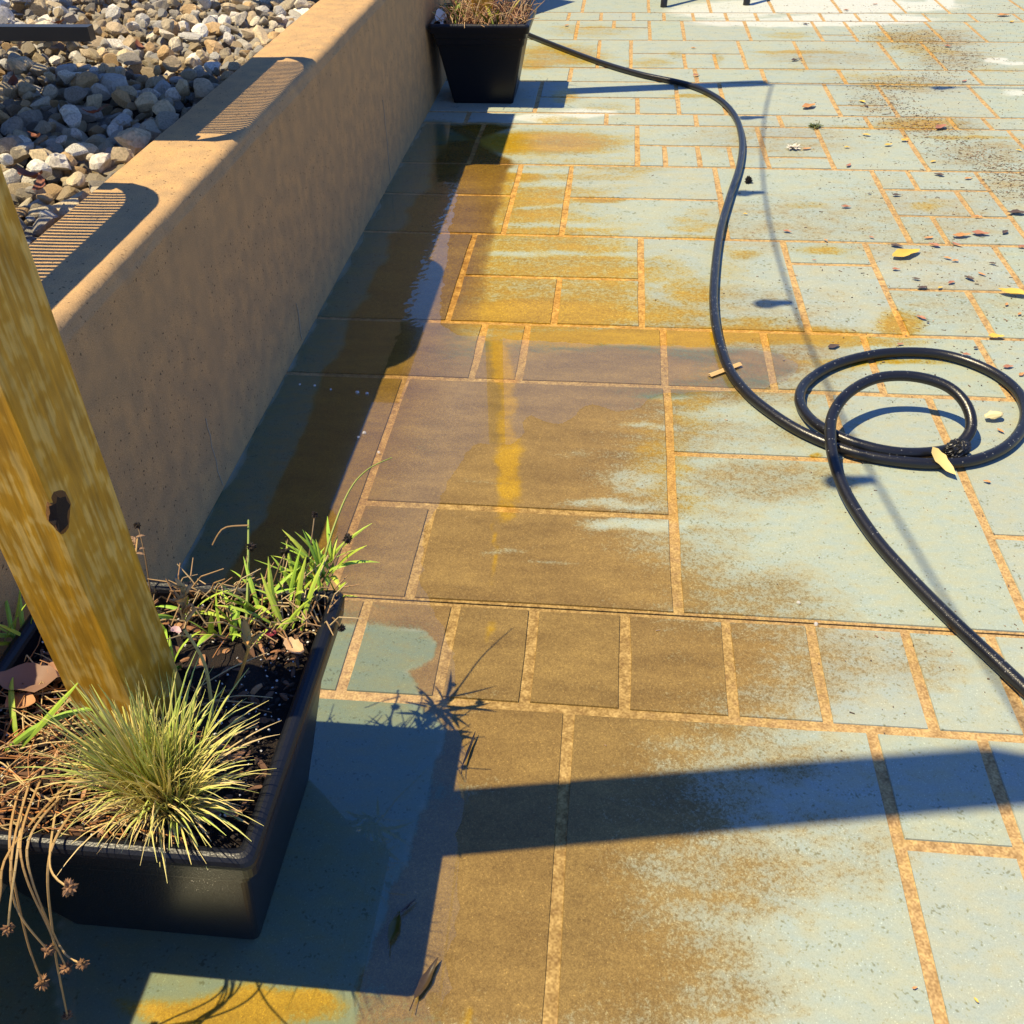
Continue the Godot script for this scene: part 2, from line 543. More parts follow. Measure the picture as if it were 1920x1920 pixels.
func floor_materials(x0: float, z0: float, span: float, n: int, seed_: int) -> Array:
	var low := 256
	var silt_shade_area := poly_of(SILT_SHADE_EDGE)
	var clean := poly_of(CLEAN_EDGE)
	var pool := poly_of(WATER_EDGE)
	var film_area := poly_of(FILM_AREA)
	var ochre_area := poly_of(OCHRE_AREA)
	var damp_shade := PackedByteArray()
	damp_shade.resize(low * low)
	var warp := FastNoiseLite.new()
	warp.seed = 5
	warp.frequency = 1.0
	warp.fractal_octaves = 3
	var a := PackedByteArray()
	a.resize(low * low * 4)
	var wet := PackedByteArray()
	wet.resize(low * low)
	for j in low:
		for i in low:
			var x := x0 + (i + 0.5) * span / low
			var d := z0 + (j + 0.5) * span / low
			var uv := seen(Vector3(x + 0.02 * warp.get_noise_2d(x * 5.0, d * 5.0), 0, -(d + 0.02 * warp.get_noise_2d(x * 5.0 + 40.0, d * 5.0))))
			var o := 0.0
			var b := 0.0
			var mud_shade := 0.0
			var bare := 1.0
			var w := 0.0
			var c := 0.0
			if uv.x > -900 and uv.x < 2300 and uv.y > -200 and uv.y < 2300:
				o = blobs(OCHRE, uv.x, uv.y)
				b = blobs(FILM, uv.x, uv.y)
				w = blobs(PALE, uv.x, uv.y)
				c = blobs(WASH, uv.x, uv.y)
				if uv.x > 500 and uv.x < 1620 and uv.y > 540:
					b = maxf(b, 1.25 * inside_soft(film_area, uv, 340.0))
				if uv.x > 700 and uv.x < 1450 and uv.y > 200 and uv.y < 760:
					o = maxf(o, 0.80 * inside_soft(ochre_area, uv, 110.0))
				b *= 1.0 - 0.75 * c
				o *= 1.0 - 0.7 * c
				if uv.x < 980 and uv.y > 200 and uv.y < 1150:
					mud_shade = inside_soft(silt_shade_area, uv, 9.0) * (1.0 - smoothstep(775.0 - (uv.y - 640.0) * 0.45, 920.0 - (uv.y - 640.0) * 0.45, uv.x))  # darker tone fades out along the wall's shadow edge
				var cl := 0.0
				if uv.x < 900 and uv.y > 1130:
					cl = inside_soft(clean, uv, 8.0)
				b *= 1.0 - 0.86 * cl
				damp_shade[j * low + i] = int(cl * 170.0)  # wet tone beside the planter, deepened to stand for its shade
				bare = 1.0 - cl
				if uv.y < 1840:
					o *= 1.0 - cl
			else:
				b = 0.3
			var at := (j * low + i) * 4
			a[at] = int(clampf(o * 160.0, 0, 255))
			a[at + 1] = int(clampf(b * 160.0, 0, 255))
			a[at + 2] = int(clampf(w * 160.0, 0, 255))
			a[at + 3] = 255 - int(mud_shade * 255.0)
			if uv.x > -900 and uv.x < 1520 and uv.y > 200:
				damp_shade[j * low + i] = int(255.0 * maxf(damp_shade[j * low + i] / 255.0, inside_soft(pool, uv, 12.0) * bare))
			wet[j * low + i] = int(clampf(178.0 - maxf(damp_shade[j * low + i] * 0.58, 110.0 * minf(1.0, maxf(maxf(o, b), mud_shade * 1.4))), 18, 255))
	var im := Image.create_from_data(low, low, false, Image.FORMAT_RGBA8, a)
	im.resize(n, n, Image.INTERPOLATE_CUBIC)
	var mask := im.get_data()
	var dim := Image.create_from_data(low, low, false, Image.FORMAT_L8, damp_shade)
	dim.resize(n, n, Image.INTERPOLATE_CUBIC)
	var soaked := dim.get_data()  # wet darkening, with shade beside the planter painted in
	var white := white_bytes(n, seed_)
	var half := Image.create_from_data(n / 2, n / 2, false, Image.FORMAT_L8, white_bytes(n / 2, seed_ + 5))
	half.resize(n, n, Image.INTERPOLATE_BILINEAR)
	var white2 := half.get_data()
	half = Image.create_from_data(n / 4, n / 4, false, Image.FORMAT_L8, white_bytes(n / 4, seed_ + 7))
	half.resize(n, n, Image.INTERPOLATE_BILINEAR)
	var white4 := half.get_data()
	var mid := noise_bytes(n, n, 2, 0.030, 3, seed_ + 2)
	var big := noise_bytes(n, n, 4, 0.012, 5, seed_ + 3)
	var out := PackedByteArray()
	out.resize(n * n * 3)
	for i in n * n:
		var w := white[i] / 255.0
		var f := white2[i] / 255.0
		var m := mid[i] / 255.0 - 0.5
		var k := big[i] / 255.0 - 0.5
		var grit := clampf((0.25 * w + 0.40 * f + white4[i] * 0.00137 - 0.5) * 1.75 + 0.5, 0.0, 1.0)
		# coverage grows out of the grain, so the edge of a stain breaks into flecks
		var o := mask[i * 4] * 0.00625 + k * 0.30 + m * 0.25
		var b := mask[i * 4 + 1] * 0.00625 + k * 0.22 + m * 0.28 + 0.08
		var co := 0.5 * smoothstep(0.08, 1.05, o) + 0.5 * clampf((o - 0.16 - 0.85 * grit) * 2.2 + 0.25, 0.0, 0.9)
		var cb := 0.56 * smoothstep(0.10, 1.05, b) + 0.44 * clampf((b - 0.12 - 0.95 * grit) * 2.2 + 0.25, 0.0, 0.95)
		var t := 0.955 + w * 0.09
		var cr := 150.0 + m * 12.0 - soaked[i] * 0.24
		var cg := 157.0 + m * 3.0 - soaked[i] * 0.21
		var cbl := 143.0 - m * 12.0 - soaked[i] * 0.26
		var pale := mask[i * 4 + 2] * 0.010 - 0.30 + m * 0.4
		if pale > 0.0:
			pale = minf(pale, 0.6)
			cr += (200.0 - cr) * pale
			cg += (200.0 - cg) * pale
			cbl += (196.0 - cbl) * pale
		var speck := f + m * 0.35 + k * 0.2
		if speck < 0.16:
			var q := minf(1.0, (0.16 - speck) * 8.0) * 0.22
			cr -= cr * q
			cg -= cg * (q + 0.02)
			cbl -= cbl * (q + 0.10)
		var gr := (0.55 * w + 0.45 * f - 0.5) * 40.0 + k * 22.0 + m * 10.0
		cr += (121.0 + gr - cr) * cb
		cg += (97.0 + gr * 0.9 - cg) * cb
		cbl += (51.0 + gr * 0.6 - cbl) * cb
		cr += (152.0 + gr - cr) * co
		cg += (118.0 + gr * 0.9 - cg) * co
		cbl += (20.0 + gr * 0.4 - cbl) * co
		var silt_shade := (255 - mask[i * 4 + 3]) * 0.0043  # silt colour, kept dark to deepen the wall's shade
		if silt_shade > 0.02:
			silt_shade = minf(silt_shade, 0.95)
			cr += (104.0 + gr - cr) * silt_shade
			cg += (77.0 + gr * 0.9 - cg) * silt_shade
			cbl += (18.0 + gr * 0.4 - cbl) * silt_shade
		if w > 0.985 and f > 0.5:  # sparkle of the wet film painted in as brighter grains
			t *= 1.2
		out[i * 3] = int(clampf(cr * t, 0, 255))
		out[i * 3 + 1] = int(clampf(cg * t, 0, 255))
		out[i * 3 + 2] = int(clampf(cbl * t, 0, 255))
	var tex := ImageTexture.create_from_image(Image.create_from_data(n, n, false, Image.FORMAT_RGB8, out))
	# the sandy joints: coarse grains, dulled by film and the painted wall-shade tone
	var jn := 1024
	im.resize(jn, jn, Image.INTERPOLATE_BILINEAR)
	mask = im.get_data()
	white = white_bytes(jn, seed_ + 9)
	mid = noise_bytes(jn, jn, 1, 0.08, 3, seed_ + 6)
	out = PackedByteArray()
	out.resize(jn * jn * 3)
	for i in jn * jn:
		var g := (white[i] - 128) * 0.20 + (mid[i] - 128) * 0.20
		var b := clampf(mask[i * 4 + 1] * 0.0050 + (mid[i] - 128) * 0.004 - 0.05, 0.0, 0.78)
		var o := clampf(mask[i * 4] * 0.004, 0.0, 0.5)
		var silt_shade := (255 - mask[i * 4 + 3]) * 0.0024
		var cr := 168.0 + (137.0 - 168.0) * b
		var cg := 138.0 + (110.0 - 138.0) * b
		var cbl := 93.0 + (60.0 - 93.0) * b
		cr += (180.0 - cr) * o
		cg += (124.0 - cg) * o
		cbl += (30.0 - cbl) * o
		cr += (130.0 - cr) * silt_shade
		cg += (90.0 - cg) * silt_shade
		cbl += (30.0 - cbl) * silt_shade
		out[i * 3] = int(clampf(cr + g, 0, 255))
		out[i * 3 + 1] = int(clampf(cg + g * 0.95, 0, 255))
		out[i * 3 + 2] = int(clampf(cbl + g * 0.75, 0, 255))
	var joint := mat(Color.WHITE, 0.8, 0.4)
	joint.albedo_texture = ImageTexture.create_from_image(Image.create_from_data(jn, jn, false, Image.FORMAT_RGB8, out))
	var wi := Image.create_from_data(low, low, false, Image.FORMAT_L8, wet)
	wi.resize(512, 512, Image.INTERPOLATE_CUBIC)
	var wet_tex := ImageTexture.create_from_image(wi)
	var slab := mat(Color.WHITE, 1.0, 0.42)
	slab.vertex_color_use_as_albedo = true
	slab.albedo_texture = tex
	slab.roughness_texture = wet_tex
	slab.roughness_texture_channel = BaseMaterial3D.TEXTURE_CHANNEL_RED
	return [slab, joint]

func slab_mesh(x0: float, x1: float, z0: float, z1: float, org: Vector2, span: float) -> ArrayMesh:
	# outline with slightly uneven, bevelled edges
	var st := st_new()
	var ring := []
	var corners := [Vector2(x0, z0), Vector2(x1, z0), Vector2(x1, z1), Vector2(x0, z1)]
	for i in 4:
		var a: Vector2 = corners[i]
		var b: Vector2 = corners[(i + 1) % 4]
		var k := clampi(int(a.distance_to(b) / 0.09), 1, 5)
		for j in k:
			ring.append(a.lerp(b, float(j) / k) + Vector2(rng.randf_range(-1, 1), rng.randf_range(-1, 1)) * 0.0016)
	var mid := Vector2((x0 + x1) * 0.5, (z0 + z1) * 0.5)
	var lift := rng.randf_range(-0.0006, 0.0006)
	var tone := rng.randf_range(0.965, 1.02)
	st.set_color(Color(tone * rng.randf_range(0.98, 1.02), tone, tone * rng.randf_range(0.97, 1.03)))
	var n := ring.size()
	var put_v := func(p: Vector2, y: float) -> void:
		st.set_uv(Vector2((p.x - org.x) / span, (p.y - org.y) / span))
		st.add_vertex(Vector3(p.x, y, -p.y))
	for i in n:
		var a: Vector2 = ring[i]
		var b: Vector2 = ring[(i + 1) % n]
		var ai := a + (mid - a).normalized() * 0.002
		var bi := b + (mid - b).normalized() * 0.002
		put_v.call(mid, lift)
		put_v.call(bi, lift)
		put_v.call(ai, lift)
		for q in [[ai, lift], [bi, lift], [b, -0.006], [ai, lift], [b, -0.006], [a, -0.006]]:
			put_v.call(q[0], q[1])
	st.generate_normals()
	return st.commit()

func sheet(x0: float, x1: float, z0: float, z1: float, org: Vector2, span: float) -> ArrayMesh:
	var st := st_new()
	var c := [Vector3(x0, -0.0028, -z0), Vector3(x0, -0.0028, -z1), Vector3(x1, -0.0028, -z1), Vector3(x1, -0.0028, -z0)]
	var down := Vector3(0, -0.06, 0)
	var put_v := func(p: Vector3) -> void:
		st.set_uv(Vector2((p.x - org.x) / span, (-p.z - org.y) / span))
		st.add_vertex(p)
	for k in [0, 1, 2, 0, 2, 3]:
		put_v.call(c[k])
	for k in 4:
		var a: Vector3 = c[k]
		var b: Vector3 = c[(k + 1) % 4]
		for p in [a, a + down, b + down, a, b + down, b]:
			put_v.call(p)
	st.generate_normals()
	return st.commit()

func build_patio() -> void:
	var patio := Node3D.new()
	patio.name = "patio"
	add_child(patio)
	structure(patio)
	var zs := 2.733 * 1.29 / 1.45
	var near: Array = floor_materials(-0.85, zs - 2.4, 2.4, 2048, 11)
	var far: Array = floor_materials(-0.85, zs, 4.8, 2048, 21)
	# joint bed in sheets, with the sawn contraction joint between the first two
	var cut := 1.466 * 1.29 / 1.45 + 0.001
	var no := Vector2(-0.85, zs - 2.4)
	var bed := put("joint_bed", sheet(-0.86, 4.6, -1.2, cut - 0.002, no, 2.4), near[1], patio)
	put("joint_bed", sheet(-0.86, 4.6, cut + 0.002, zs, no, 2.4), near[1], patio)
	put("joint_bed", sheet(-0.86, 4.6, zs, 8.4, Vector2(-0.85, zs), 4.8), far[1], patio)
	put("saw_cut", box_mesh(Vector3(-0.86, -0.07, -cut - 0.004), Vector3(4.6, -0.012, -cut + 0.004)), mat(lin(0.05, 0.04, 0.03), 0.95), patio)
	bed.set_meta("kind", "structure")
	for i in SLABS.size() / 4:
		var x0: float = SLABS[i * 4] + 0.0088
		var x1: float = SLABS[i * 4 + 1] - 0.0088
		var z0: float = SLABS[i * 4 + 2] + 0.0088
		var z1: float = SLABS[i * 4 + 3] - 0.0088
		if SLABS[i * 4] < -0.82:
			x0 -= 0.02
		var is_near := (z0 + z1) * 0.5 < zs
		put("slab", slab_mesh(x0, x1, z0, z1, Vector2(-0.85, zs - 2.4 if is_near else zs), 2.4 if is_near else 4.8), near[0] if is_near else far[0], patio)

# ---------------------------------------------------------------- standing water
const WATER_EDGE := [[795, 228], [850, 232], [900, 262], [878, 300], [862, 350], [846, 420], [838, 480], [830, 540], [824, 590], [842, 622], [900, 632], [1000, 640], [1100, 646], [1230, 650], [1340, 652], [1450, 662], [1492, 690], [1440, 728], [1330, 738], [1240, 742], [1180, 772], [1100, 762], [1050, 796], [985, 782], [970, 830], [890, 838], [860, 880], [838, 905], [800, 1000], [790, 1100], [830, 1180], [850, 1250], [848, 1330], [866, 1400], [880, 1460], [862, 1560], [852, 1700], [842, 1800], [832, 1905], [836, 2050], [600, 2300], [-500, 2300], [-700, 1800], [60, 1500], [372, 1010], [550, 676], [640, 512], [760, 288]]

func build_water() -> void:
	var poly := PackedVector2Array()
	var n := WATER_EDGE.size()
	var wob := FastNoiseLite.new()
	wob.seed = 9
	wob.frequency = 1.0
	wob.fractal_octaves = 3
	var raw := PackedVector3Array()
	for q in WATER_EDGE:
		var p := on(q[0], q[1])
		raw.append(Vector3(maxf(p.x, WALL_X + 0.003), 0, p.z))
	raw.append(raw[0])
	for p in spline(raw, 0.02):
		var w := 0.014 if p.x > WALL_X + 0.06 else 0.0
		poly.append(Vector2(maxf(p.x + w * wob.get_noise_2d(p.x * 18.0, p.z * 18.0), WALL_X + 0.003), -p.z + w * wob.get_noise_2d(p.x * 18.0 + 50.0, p.z * 18.0)))
	var rip := FastNoiseLite.new()
	rip.seed = 3
	rip.frequency = 1.0
	rip.fractal_octaves = 2
	var cell := 0.0125
	var st := st_new()
	var centre := on(800, 450)
	var height := func(x: float, d: float) -> float:
		var a := Vector2((x - centre.x) / 0.19, (d + centre.z) / 0.75).length()
		var k := 1.0 - smoothstep(0.6, 1.15, a)
		return 0.0024 + k * 0.00022 * rip.get_noise_2d(x * 52.0, d * 30.0) + 0.000012 * rip.get_noise_2d(x * 7.0, d * 7.0)
	var emit := func(p: Vector2) -> void:
		var e := 0.002
		var h: float = height.call(p.x, p.y)
		var hx: float = height.call(p.x + e, p.y)
		var hz: float = height.call(p.x, p.y + e)
		st.set_normal(Vector3(-(hx - h) / e, 1.0, (hz - h) / e).normalized())
		st.add_vertex(Vector3(p.x, h, -p.y))
	var lo := Vector2(1e9, 1e9)
	var hi := -lo
	for p in poly:
		lo = lo.min(p)
		hi = hi.max(p)
	lo.y = maxf(lo.y, 0.0)
	var cz := int((hi.y - lo.y) / cell) + 1
	var cx := int((hi.x - lo.x) / cell) + 1
	var keep := []
	for j in cz + 1:
		var row := PackedByteArray()
		row.resize(cx + 1)
		for i in cx + 1:
			row[i] = 1 if Geometry2D.is_point_in_polygon(lo + Vector2(i, j) * cell, poly) else 0
		keep.append(row)
	for j in cz:
		for i in cx:
			var s: int = keep[j][i] + keep[j][i + 1] + keep[j + 1][i] + keep[j + 1][i + 1]
			if s == 0:
				continue
			var a := lo + Vector2(i, j) * cell
			var c := PackedVector2Array([a, a + Vector2(cell, 0), a + Vector2(cell, cell), a + Vector2(0, cell)])
			if s == 4:
				for k in [0, 3, 2, 0, 2, 1]:
					emit.call(c[k])
			else:
				for piece in Geometry2D.intersect_polygons(c, poly):
					var idx := Geometry2D.triangulate_polygon(piece)
					for k in range(0, idx.size(), 3):
						var p0: Vector2 = piece[idx[k]]
						var p1: Vector2 = piece[idx[k + 1]]
						var p2: Vector2 = piece[idx[k + 2]]
						if (p1 - p0).cross(p2 - p0) > 0.0:
							var sw := p1
							p1 = p2
							p2 = sw
						emit.call(p0)
						emit.call(p1)
						emit.call(p2)
	var m := StandardMaterial3D.new()
	m.transparency = BaseMaterial3D.TRANSPARENCY_ALPHA
	m.albedo_color = Color(0.8, 0.75, 0.6, 0.03)
	m.roughness = 0.02
	m.metallic_specular = 0.5
	var o := put("water", st.commit(), m)
	structure(o)
	var bub := StandardMaterial3D.new()
	bub.transparency = BaseMaterial3D.TRANSPARENCY_ALPHA
	bub.albedo_color = Color(1, 1, 1, 0.25)
	bub.roughness = 0.05
	var sm := SphereMesh.new()
	sm.radius = 0.0055
	sm.height = 0.011
	sm.radial_segments = 16
	sm.rings = 8
	for q in [[670, 736, 1.2], [688, 738, 1.0], [620, 730, 0.7], [590, 723, 0.8], [562, 721, 0.7], [683, 812, 1.1], [672, 820, 0.8], [710, 848, 0.8], [1497, 1130, 0.9], [1530, 1170, 0.9]]:
		var b := put("water_bubble", sm, bub)
		b.position = on(q[0], q[1], 0.003)
		b.scale = Vector3.ONE * q[2] * 0.8
		tag(b, "tiny clear bubble floating on the wet slabs", "bubble", "bubbles on the hose water")

# ---------------------------------------------------------------- wall and gravel
func build_wall() -> void:
	var t := thing("retaining_wall", "tan concrete retaining wall with rounded top edge beside the patio", "wall")
	# section from the patio foot up over the rounded arris to the gravel side, swept along the wall
	var sec := [Vector2(0, -0.05), Vector2(0, 0.1), Vector2(0, 0.3), Vector2(0, 0.46), Vector2(0, WALL_H - 0.045), Vector2(0, WALL_H - 0.036), Vector2(0.0, WALL_H - 0.030), Vector2(-0.0045, WALL_H - 0.024), Vector2(-0.005, WALL_H - 0.016), Vector2(-0.010, WALL_H - 0.007), Vector2(-0.018, WALL_H - 0.001), Vector2(-0.03, WALL_H), Vector2(-0.08, WALL_H + 0.001), Vector2(-0.14, WALL_H), Vector2(-WALL_W + 0.012, WALL_H), Vector2(-WALL_W + 0.002, WALL_H - 0.006), Vector2(-WALL_W, WALL_H - 0.02), Vector2(-WALL_W, -0.05)]
	var nz := FastNoiseLite.new()
	nz.seed = 4
	nz.frequency = 1.0
	nz.fractal_octaves = 3
	var st := st_new(true)
	var prev := []
	var d := -1.5
	while d <= 9.0:
		var row := []
		for k in sec.size():
			var q: Vector2 = sec[k]
			var amp := 0.0028 if k > 5 and k < 11 else 0.0014
			row.append(Vector3(WALL_X + q.x + amp * nz.get_noise_2d(d * 9.0, k * 0.9), q.y + amp * 0.7 * nz.get_noise_2d(d * 8.0 + 90.0, k * 0.9), -d))
		if prev:
			for k in sec.size() - 1:
				quad(st, prev[k], row[k], row[k + 1], prev[k + 1])
		prev = row
		d += 0.045
	# concrete: mottled, with trowel drips running down the face and dark air pits
	var n := 1024
	var mott := noise_bytes(n, n, 1, 0.012, 5, 31, true)
	var drip := FastNoiseLite.new()
	drip.seed = 8
	drip.frequency = 0.03
	drip.fractal_octaves = 4
	var di := drip.get_seamless_image(n, 64, false, false, 0.12, true)
	di.resize(n, n, Image.INTERPOLATE_CUBIC)
	var dr := di.get_data()
	var grain := noise_bytes(n, n, 1, 0.4, 2, 33, true)
	var pits := noise_bytes(n, n, 1, 0.055, 1, 35, true)
	var pits2 := noise_bytes(n, n, 1, 0.11, 1, 36, true)
	var out := PackedByteArray()
	out.resize(n * n * 3)
	for i in n * n:
		var k := 1.0 + (mott[i] - 128) * 0.0005 + (dr[i] - 128) * 0.00012 + (grain[i] - 128) * 0.0014
		var warm := (mott[i] - 128) * 0.03
		if pits[i] > 236 and pits2[i] > 172:
			k *= 0.5
		out[i * 3] = int(clampf((176.0 + warm) * k, 0, 255))
		out[i * 3 + 1] = int(clampf((143.0) * k, 0, 255))
		out[i * 3 + 2] = int(clampf((101.0 - warm) * k, 0, 255))
	var m := mat(Color.WHITE, 0.86, 0.35)
	m.albedo_texture = ImageTexture.create_from_image(Image.create_from_data(n, n, false, Image.FORMAT_RGB8, out))
	m.uv1_triplanar = true
	m.uv1_world_triplanar = true
	m.uv1_scale = Vector3.ONE * 0.9
	m.heightmap_enabled = true
	m.heightmap_texture = noise_tex(0.25, [], 512, 4, 12)
	m.heightmap_scale = 0.10
	put("wall_body", done(st), m, t)
	# hairline cracks across the face, filled with pale lime
	var lime := mat(lin(0.42, 0.36, 0.26), 0.9)
	for c in [[1.62, 0.20], [2.28, 0.14], [3.52, 0.30]]:
		var pts := PackedVector3Array()
		var x: float = c[0]
		var y := 0.01
		while y < c[1]:
			pts.append(Vector3(WALL_X + 0.0012, y, -x))
			x += rng.randf_range(-0.006, 0.008)
			y += 0.022
		put("crack_seam", tube(pts, pf([0.0013]), 5), lime, t)

func rock_mesh(seed_: int) -> ArrayMesh:
	var r := RandomNumberGenerator.new()
	r.seed = seed_
	var base := SphereMesh.new()
	base.radius = 0.5
	base.height = 1.0
	base.radial_segments = 12
	base.rings = 7
	var arr := base.get_mesh_arrays()
	var v: PackedVector3Array = arr[Mesh.ARRAY_VERTEX]
	var idx: PackedInt32Array = arr[Mesh.ARRAY_INDEX]
	var squash := Vector3(r.randf_range(0.85, 1.3), r.randf_range(0.55, 0.85), r.randf_range(0.75, 1.05))
	var cuts := []
	for i in 13:
		cuts.append([Vector3(r.randfn(), r.randfn(), r.randfn()).normalized(), r.randf_range(0.22, 0.40)])
	var nz := FastNoiseLite.new()
	nz.seed = seed_
	nz.frequency = 2.6
	nz.fractal_octaves = 3
	for i in v.size():
		var p := v[i]
		for c in cuts:
			var e: float = p.dot(c[0]) - c[1]
			if e > 0.0:
				p -= c[0] * e * 0.97
		p += p.normalized() * 0.035 * nz.get_noise_3dv(v[i] * 1.0)
		v[i] = p * squash
	var st := st_new()
	for k in range(0, idx.size(), 3):
		tri(st, v[idx[k]], v[idx[k + 1]], v[idx[k + 2]])
	return done(st)

func build_gravel() -> void:
	var bed := put("gravel_bed", box_mesh(Vector3(-9, 0.2, -9), Vector3(WALL_X - WALL_W - 0.001, WALL_H - 0.085, 1.5)), textured([[0.0, Color8(38, 31, 24)], [0.5, Color8(70, 58, 44)], [1.0, Color8(110, 94, 74)]], 0.05, 4.0, 0.95, 0.4, 0.1, 41))
	structure(bed)
	var meshes := []
	for i in 14:
		meshes.append(rock_mesh(100 + i))
	var mats := []
	var tones := [[194, 174, 140], [212, 200, 176], [168, 155, 132], [222, 214, 200], [182, 178, 170], [196, 164, 120], [208, 188, 152], [152, 145, 134], [230, 223, 208], [186, 166, 136]]
	for i in tones.size():
		var c: Array = tones[i]
		var m := textured([[0.0, Color8(int(c[0] * 0.72), int(c[1] * 0.70), int(c[2] * 0.66))], [0.45, Color8(c[0], c[1], c[2])], [1.0, Color8(mini(255, int(c[0] * 1.14)), mini(255, int(c[1] * 1.13)), mini(255, int(c[2] * 1.12)))]], 0.02, 6.0 + i * 0.7, 0.9, 0.25, 0.06, 50 + i)
		m.uv1_world_triplanar = false
		m.uv1_scale = Vector3.ONE * 0.9
		mats.append(m)
	var spots := []
	var r := RandomNumberGenerator.new()
	r.seed = 77
	# two layers, big stones lying on smaller ones
	for layer in 2:
		var step := 0.041 if layer == 0 else 0.050
		var z := 0.9
		while z < 6.2:
			var x := WALL_X - WALL_W - 0.03
			while x > -3.0:
				var s := r.randf_range(0.040, 0.062) if layer == 0 else r.randf_range(0.026, 0.080)
				if r.randf() < 0.05:
					s *= 1.35
				if layer == 0 or r.randf() < 0.66:
					var p := Vector3(x + r.randf_range(-0.022, 0.018), WALL_H - (0.062 if layer == 0 else 0.032) + r.randf_range(-0.016, 0.016), -(z + r.randf_range(-0.02, 0.02)))
					p.x = minf(p.x, WALL_X - WALL_W - 0.012 - s * 0.5)
					spots.append([p, s, r.randi() % meshes.size(), r.randi() % mats.size(), Vector3(r.randf_range(-0.5, 0.5), r.randf_range(0, TAU), r.randf_range(-0.5, 0.5))])
				x -= step * r.randf_range(0.85, 1.2)
			z += step
	var ranked := []
	for s in spots:
		var u := seen(s[0])
		var vis: bool = u.x > -30 and u.x < 700 and u.y > -30 and u.y < 460 and s[0].y > WALL_H - 0.047
		var post: bool = u.x < 130 and u.y > 290 + u.x * 2.3
		var big: float = s[1] / absf(s[0].z) if vis and not post else 0.0
		ranked.append([big, s])
	ranked.sort_custom(func(a, b): return a[0] > b[0])
	var rest := {}
	for i in ranked.size():
		var s: Array = ranked[i][1]
		var b := Basis.from_euler(s[4]).scaled(Vector3.ONE * s[1])
		if i < 300 and ranked[i][0] > 0.0:
			var o := put("gravel_rock", meshes[s[2]], mats[s[3]])
			o.transform = Transform3D(b, s[0])
			var words: String = ["sandy", "cream", "dull olive grey", "chalky white", "cool grey", "ochre tan", "buff", "dark grey", "bright white", "brownish"][s[3]]
			var where := "right against the concrete wall's back edge" if s[0].x > WALL_X - WALL_W - 0.07 else ("near the slatted chair's floor runner" if s[0].x < -1.5 and s[0].z < -2.4 else "among the gravel behind the concrete wall")
			var size := "large" if s[1] > 0.074 else ("small" if s[1] < 0.045 else "medium")
			tag(o, "%s angular %s limestone rock %s" % [size, words, where], "rock", "%s %s rocks %s" % [size, words, where])
		else:
			var key: int = s[2] % 5
			if not rest.has(key):
				rest[key] = []
			rest[key].append([Transform3D(b, s[0]), tones[s[3]]])
	var tone_mat := textured([[0.0, Color8(170, 168, 164)], [1.0, Color8(255, 255, 255)]], 0.03, 1.0, 0.9, 0.25, 0.06, 71)
	tone_mat.uv1_world_triplanar = false
	tone_mat.vertex_color_use_as_albedo = true
	for key in rest:
		var mm := MultiMesh.new()
		mm.transform_format = MultiMesh.TRANSFORM_3D
		mm.use_colors = true
		mm.mesh = meshes[key]
		mm.instance_count = rest[key].size()
		for i in rest[key].size():
			mm.set_instance_transform(i, rest[key][i][0])
			var c: Array = rest[key][i][1]
			mm.set_instance_color(i, Color8(c[0], c[1], c[2]).srgb_to_linear())
		var o := MultiMeshInstance3D.new()
		o.name = numbered("gravel")
		o.multimesh = mm
		o.material_override = tone_mat
		add_child(o)
		o.set_meta("kind", "stuff")
		tag(o, "bed of mixed grey and tan limestone gravel behind the wall", "gravel", "gravel bed")
	# dead leaves caught between the stones
	var red := mat(lin(0.22, 0.07, 0.035), 0.7)
	for q in [[25, 160, 0.05], [175, 213, 0.045], [60, 335, 0.06], [78, 352, 0.05], [262, 92, 0.05], [70, 258, 0.03], [110, 45, 0.04]]:
		var o := put("fallen_leaf", leaf_mesh(q[2] * 1.2, q[2] * 0.5, 0.25, 0.4, int(q[0])), red)
		o.position = on(q[0], q[1], WALL_H + 0.022) - Vector3(0, 0.0, 0)
		o.rotation = Vector3(rng.randf_range(-0.4, 0.4), rng.randf_range(0, TAU), rng.randf_range(-0.4, 0.4))
		tag(o, "dry reddish leaf caught between the limestone rocks", "leaf", "red leaves in the gravel")

# ---------------------------------------------------------------- planters
func square_ring(half: float, y: float, r: float) -> Array:
	var out := []
	for c in 4:
		var sx: float = [1, -1, -1, 1][c]
		var sz: float = [1, 1, -1, -1][c]
		for k in 5:
			var a := PI * 0.5 * c + PI * 0.5 * k / 4.0
			out.append(Vector3(sx * (half - r) + cos(a) * r, y, sz * (half - r) + sin(a) * r))
	return out

func loft(sections: Array, close_bottom := true) -> ArrayMesh:
	var st := st_new()
	var rings := []
	for s in sections:
		rings.append(square_ring(s[0], s[1], s[2]))
	var n: int = rings[0].size()
	for i in rings.size() - 1:
		for k in n:
			quad(st, rings[i][k], rings[i][(k + 1) % n], rings[i + 1][(k + 1) % n], rings[i + 1][k])
	if close_bottom:
		for k in n:
			tri(st, Vector3(0, sections[0][1], 0), rings[0][(k + 1) % n], rings[0][k])
	return done(st)

